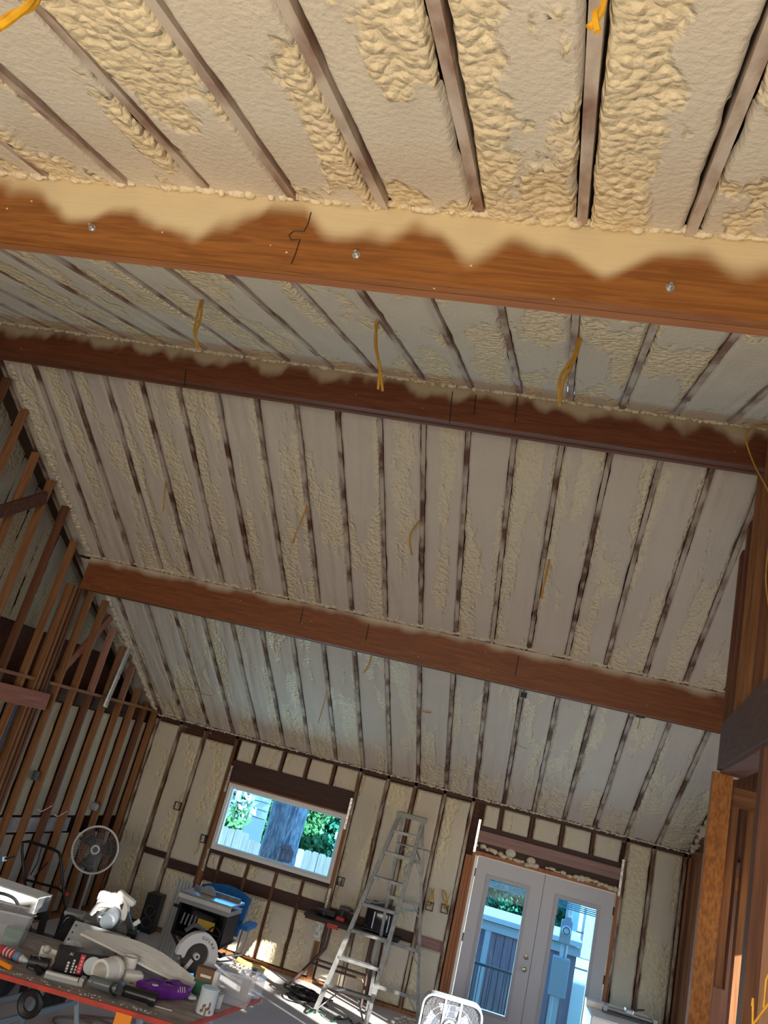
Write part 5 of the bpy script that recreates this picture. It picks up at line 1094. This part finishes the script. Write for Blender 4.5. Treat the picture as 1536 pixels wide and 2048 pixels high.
# aluminium plate and white saw at the back of the table
ap_ = thing('aluminium_channel', 'flat perforated aluminium channel leaning before the white saw', 'channel', T(180, 1908)+Vector((0, -.0, .014)), ta-.06)
Rp = rotx(-.62); q = MB(); q.box((0, .06, .085), (.52, .012, .19), Rp); q.build('web', PLATE, ap_); 
for s in (-1, 1): q = MB(); q.box(Vector((0, .06, .085))+Rp@Vector((0, .012, s*.095)), (.52, .03, .008), Rp); q.build('flange', PLATE, ap_)
for s in (-.23, .21):
    for z in (-.06, 0, .06): q = MB(); c = Vector((0, .06, .085))+Rp@Vector((s, -.007, z)); q.cyl(c, c+Rp@Vector((0, -.002, 0)), .009, n=10); q.build('hole', DGREY, ap_)
ms = thing('miter_saw', 'white miter saw with dark motor housing on the back of the worktable', 'miter saw', T(205, 1893)+Vector((-.02, .05, 0)), ta)
q = MB(); q.bbox((0, 0, .04), (.48, .26, .08), None, .015); q.build('base', DGREY, ms); q = MB(); q.lathe([(.001, .10), (.13, .10), (.14, .08), (.14, .07)], n=28); q.build('turntable', ALU, ms); MB().b2((-.24, .03, .08), (.24, .055, .15)).build('fence', ALU, ms)
g = []; n = 20
for k in range(n+1): a = math.radians(-15+200*k/n); g.append((.155*math.cos(a), .155*math.sin(a)))
q = MB(); q.prism(g, .075, None, (-.03, .03, .27)); q.build('blade_guard', WHITE, ms, smooth=False)
q = MB(); q.prism([(.13*math.cos(a), .13*math.sin(a)) for a in [2*math.pi*k/40 for k in range(40)]], .004, None, (-.03, .03, .25)); q.build('blade', STEEL, ms)
q = MB(); q.cyl((.0, -.13, .22), (.0, .0, .25), .078, n=24); q.cyl((0, -.15, .216), (0, -.13, .22), .06, .074, 24); q.build('motor', mat('motor_grey', (.085, .10, .12), .4), ms, smooth=True)
MB().bar((.05, .02, .36), (.22, .05, .12), .06, .05).build('arm', BLACK, ms); q = MB(); q.bbox((.22, .05, .12), (.10, .12, .10), None, .02); q.build('pivot', BLACK, ms); MB().cyl((.20, .05, .21), (.24, .05, .25), .02, n=12).build('white_knob', WHITE, ms)
q = MB(); q.tube(smooth_path([(-.18, -.03, .22), (-.14, -.06, .30), (-.07, -.06, .33), (-.02, -.03, .33)], 5), .026, 10); q.build('handle', GREY, ms, smooth=True)
q = MB(); q.bbox((-.12, .05, .36), (.16, .09, .10), None, .03); q.build('shell_cover', WHITE, ms, smooth=True); q = MB(); q.bbox((.06, .05, .40), (.20, .08, .06), Matrix.Rotation(.35, 3, 'Y'), .025); q.build('shell_cover', WHITE, ms, smooth=True)
MB().b2((-.08, -.152, .235), (.06, -.149, .248)).build('badge_line', LGREY, ms)
MB().tube([(-.22, -.05, .10), (-.2, -.1, .02), (-.26, -.14, .01)], .008, 6).build('power_cord', BLACK, ms)
# silver guard saw at the right back of the table
cs = thing('chop_saw', 'silver saw with large curved blade guard at the back right of worktable', 'saw', T(372, 1970)+Vector((-.02, .04, 0)), ta+.55)
q = MB(); q.bbox((0, .03, .03), (.34, .22, .06), None, .012); q.build('base', STEEL, cs)
arc = []; n = 24
for k in range(n+1): a = math.radians(-35+215*k/n); arc.append((.185*math.cos(a), .185*math.sin(a)))
for k in range(n, -1, -1): a = math.radians(-35+215*k/n); arc.append((.105*math.cos(a), .105*math.sin(a)))
m_ = len(arc)//2; q = MB(); R2 = rotz(0)
for y in (-.03, .03):
    for x, z in arc: q.v.append((x+.01, y-.02, z+.22))
N2 = len(arc)
for i in range(m_-1): q.f += [(i, i+1, N2-2-i, N2-1-i), (N2+i, N2+N2-1-i, N2+N2-2-i, N2+i+1), (i, N2+i, N2+i+1, i+1), (N2-1-i, N2-2-i, 2*N2-2-i, 2*N2-1-i)]
q.f += [(0, N2-1, 2*N2-1, N2), (m_-1, N2+m_-1, N2+m_, m_)]; q.build('blade_guard', mat('guard_silver', (.58, .60, .64), .35), cs, smooth=True)
q = MB(); q.prism([(.135*math.cos(a), .135*math.sin(a)) for a in [2*math.pi*k/40 for k in range(40)]], .004, None, (.01, -.02, .22)); q.build('blade', mat('blade_dark', (.16, .15, .15), .3, .8), cs)
for k, ch in enumerate('GULAX'):
    a = math.radians(85-k*13); text(ch, .036, BLACK, cs, (.01+.147*math.cos(a), -.0515, .22+.147*math.sin(a)), (math.pi/2, -(a-math.pi/2)*1, 0), 'letter')
MB().cyl((.01, -.055, .22), (.01, -.01, .22), .026, n=16).build('arbor', LGREY, cs, smooth=True); MB().cyl((.01, -.06, .22), (.01, -.055, .22), .012, n=8).build('arbor_bolt', DGREY, cs)
MB().bar((-.02, -.04, .19), (-.10, -.05, .06), .014, .03).build('guard_link', LGREY, cs); MB().bar((-.16, -.03, .30), (-.10, -.03, .20), .014, .025).build('guard_link', LGREY, cs)
q = MB(); q.cyl((.02, .0, .22), (.03, .14, .22), .06, n=20); q.build('motor', DGREY, cs, smooth=True); q = MB(); q.bbox((.14, .06, .10), (.10, .12, .18), None, .02); q.build('pivot', BLUEP, cs); MB().tube(smooth_path([(.05, .05, .40), (-.06, .02, .44), (-.14, -.02, .40)], 4), .018, 8).build('handle', DGREY, cs, smooth=True)
# floor cords under the table
fc2 = thing('extension_cord', 'brown looped extension cord on the floor before the worktable', 'cord', (-3.1, 6.8, 0)); p = [at(u, v, z=.012)-Vector((-3.1, 6.8, 0)) for u, v in ((185, 2046), (150, 2036), (112, 2034), (108, 2044), (125, 2056), (170, 2060), (230, 2056), (200, 2040), (150, 2030), (250, 2040), (330, 2060))]
MB().tube(smooth_path(p, 6), .009, 6).build('cord', mat('cord_brown', (.16, .10, .10), .6), fc2, smooth=True); MB().bbox(p[-1]+Vector((0, 0, .005)), (.05, .03, .03), None, .006).build('plug', BLACK, fc2)
fc3 = thing('hose_coil', 'coiled dark grey hose on the floor under the right table corner', 'hose', (-1.75, 7.0, 0))
for k in range(5): MB().tube([((.24-.02*k)*math.cos(a)+.02*k, (.20-.015*k)*math.sin(a), .014+.012*k) for a in [2*math.pi*i/32 for i in range(32)]], .012, 6, True).build('loop', mat('hose_grey', (.10, .10, .11), .5) if k == 0 else bpy.data.materials['hose_grey'], fc3, smooth=True)
q = MB(); q.bbox((.16, .22, .06), (.16, .10, .12), rotz(.4), .02); q.build('nozzle_block', BLACK, fc3)

# ================================================================== WHITE APPLIANCE AT RIGHT
wm = thing('white_appliance', 'white enamel appliance at the bottom right before the double door', 'appliance', (1.52, 10.32, 0), .03)
q = MB(); q.bbox((0, 0, .46), (.70, .64, .90), None, .015); q.build('cabinet', WHITE, wm); MB().b2((-.35, .18, .90), (.35, .32, .97)).build('control_ridge', WHITE, wm); MB().b2((-.33, -.30, .908), (.33, .14, .918)).build('lid', mat('lid_white', (.74, .75, .77), .35), wm); MB().b2((-.349, -.323, .80), (.349, -.319, .812)).build('panel_seam', LGREY, wm)
for sx in (-.3, .3):
    for sy in (-.27, .27): MB().cyl((sx, sy, 0), (sx, sy, .02), .02, n=8).build('foot', BLACK, wm)
tt = thing('tile_cutter', 'dark and silver bar tool lying along the top of the white appliance', 'tool', (1.62, 10.36, .921), .03)
MB().b2((-.28, .0, .0), (.30, .10, .02)).build('base_bar', DGREY, tt); MB().cyl((-.26, .03, .05), (.28, .03, .05), .012, n=10).build('guide_rod', STEEL, tt); MB().cyl((-.26, .07, .05), (.28, .07, .05), .012, n=10).build('guide_rod', STEEL, tt)
for x in (-.26, .28): MB().b2((x-.02, .0, .02), (x+.02, .10, .075)).build('end_block', GREY, tt)
q = MB(); q.bbox((.0, .05, .075), (.09, .10, .05), None, .01); q.build('slider', STEEL, tt); MB().bar((.0, .05, .09), (.16, .05, .13), .02, .015).build('handle', BLACK, tt)
yp = thing('yellow_conduit', 'yellow flexible conduit at the lower right corner beside the near post', 'conduit', at(1500, 2060, y=3.6)); b_ = at(1500, 2060, y=3.6)
MB().tube([at(1498, 2060, y=3.6)-b_, at(1520, 2030, y=3.6)-b_, at(1550, 1990, y=3.6)-b_], .0042, 8).build('conduit', YEL, yp, smooth=True); MB().tube([at(1504, 2012, y=3.6)-b_, at(1506, 1996, y=3.6)-b_, at(1505, 2060, y=3.6)-b_], .0042, 8).build('conduit', YEL, yp, smooth=True); MB().tube([at(1527, 2015, y=3.6)-b_, at(1532, 1960, y=3.6)-b_, at(1545, 1930, y=3.6)-b_], .0042, 8).build('conduit', YEL, yp, smooth=True)
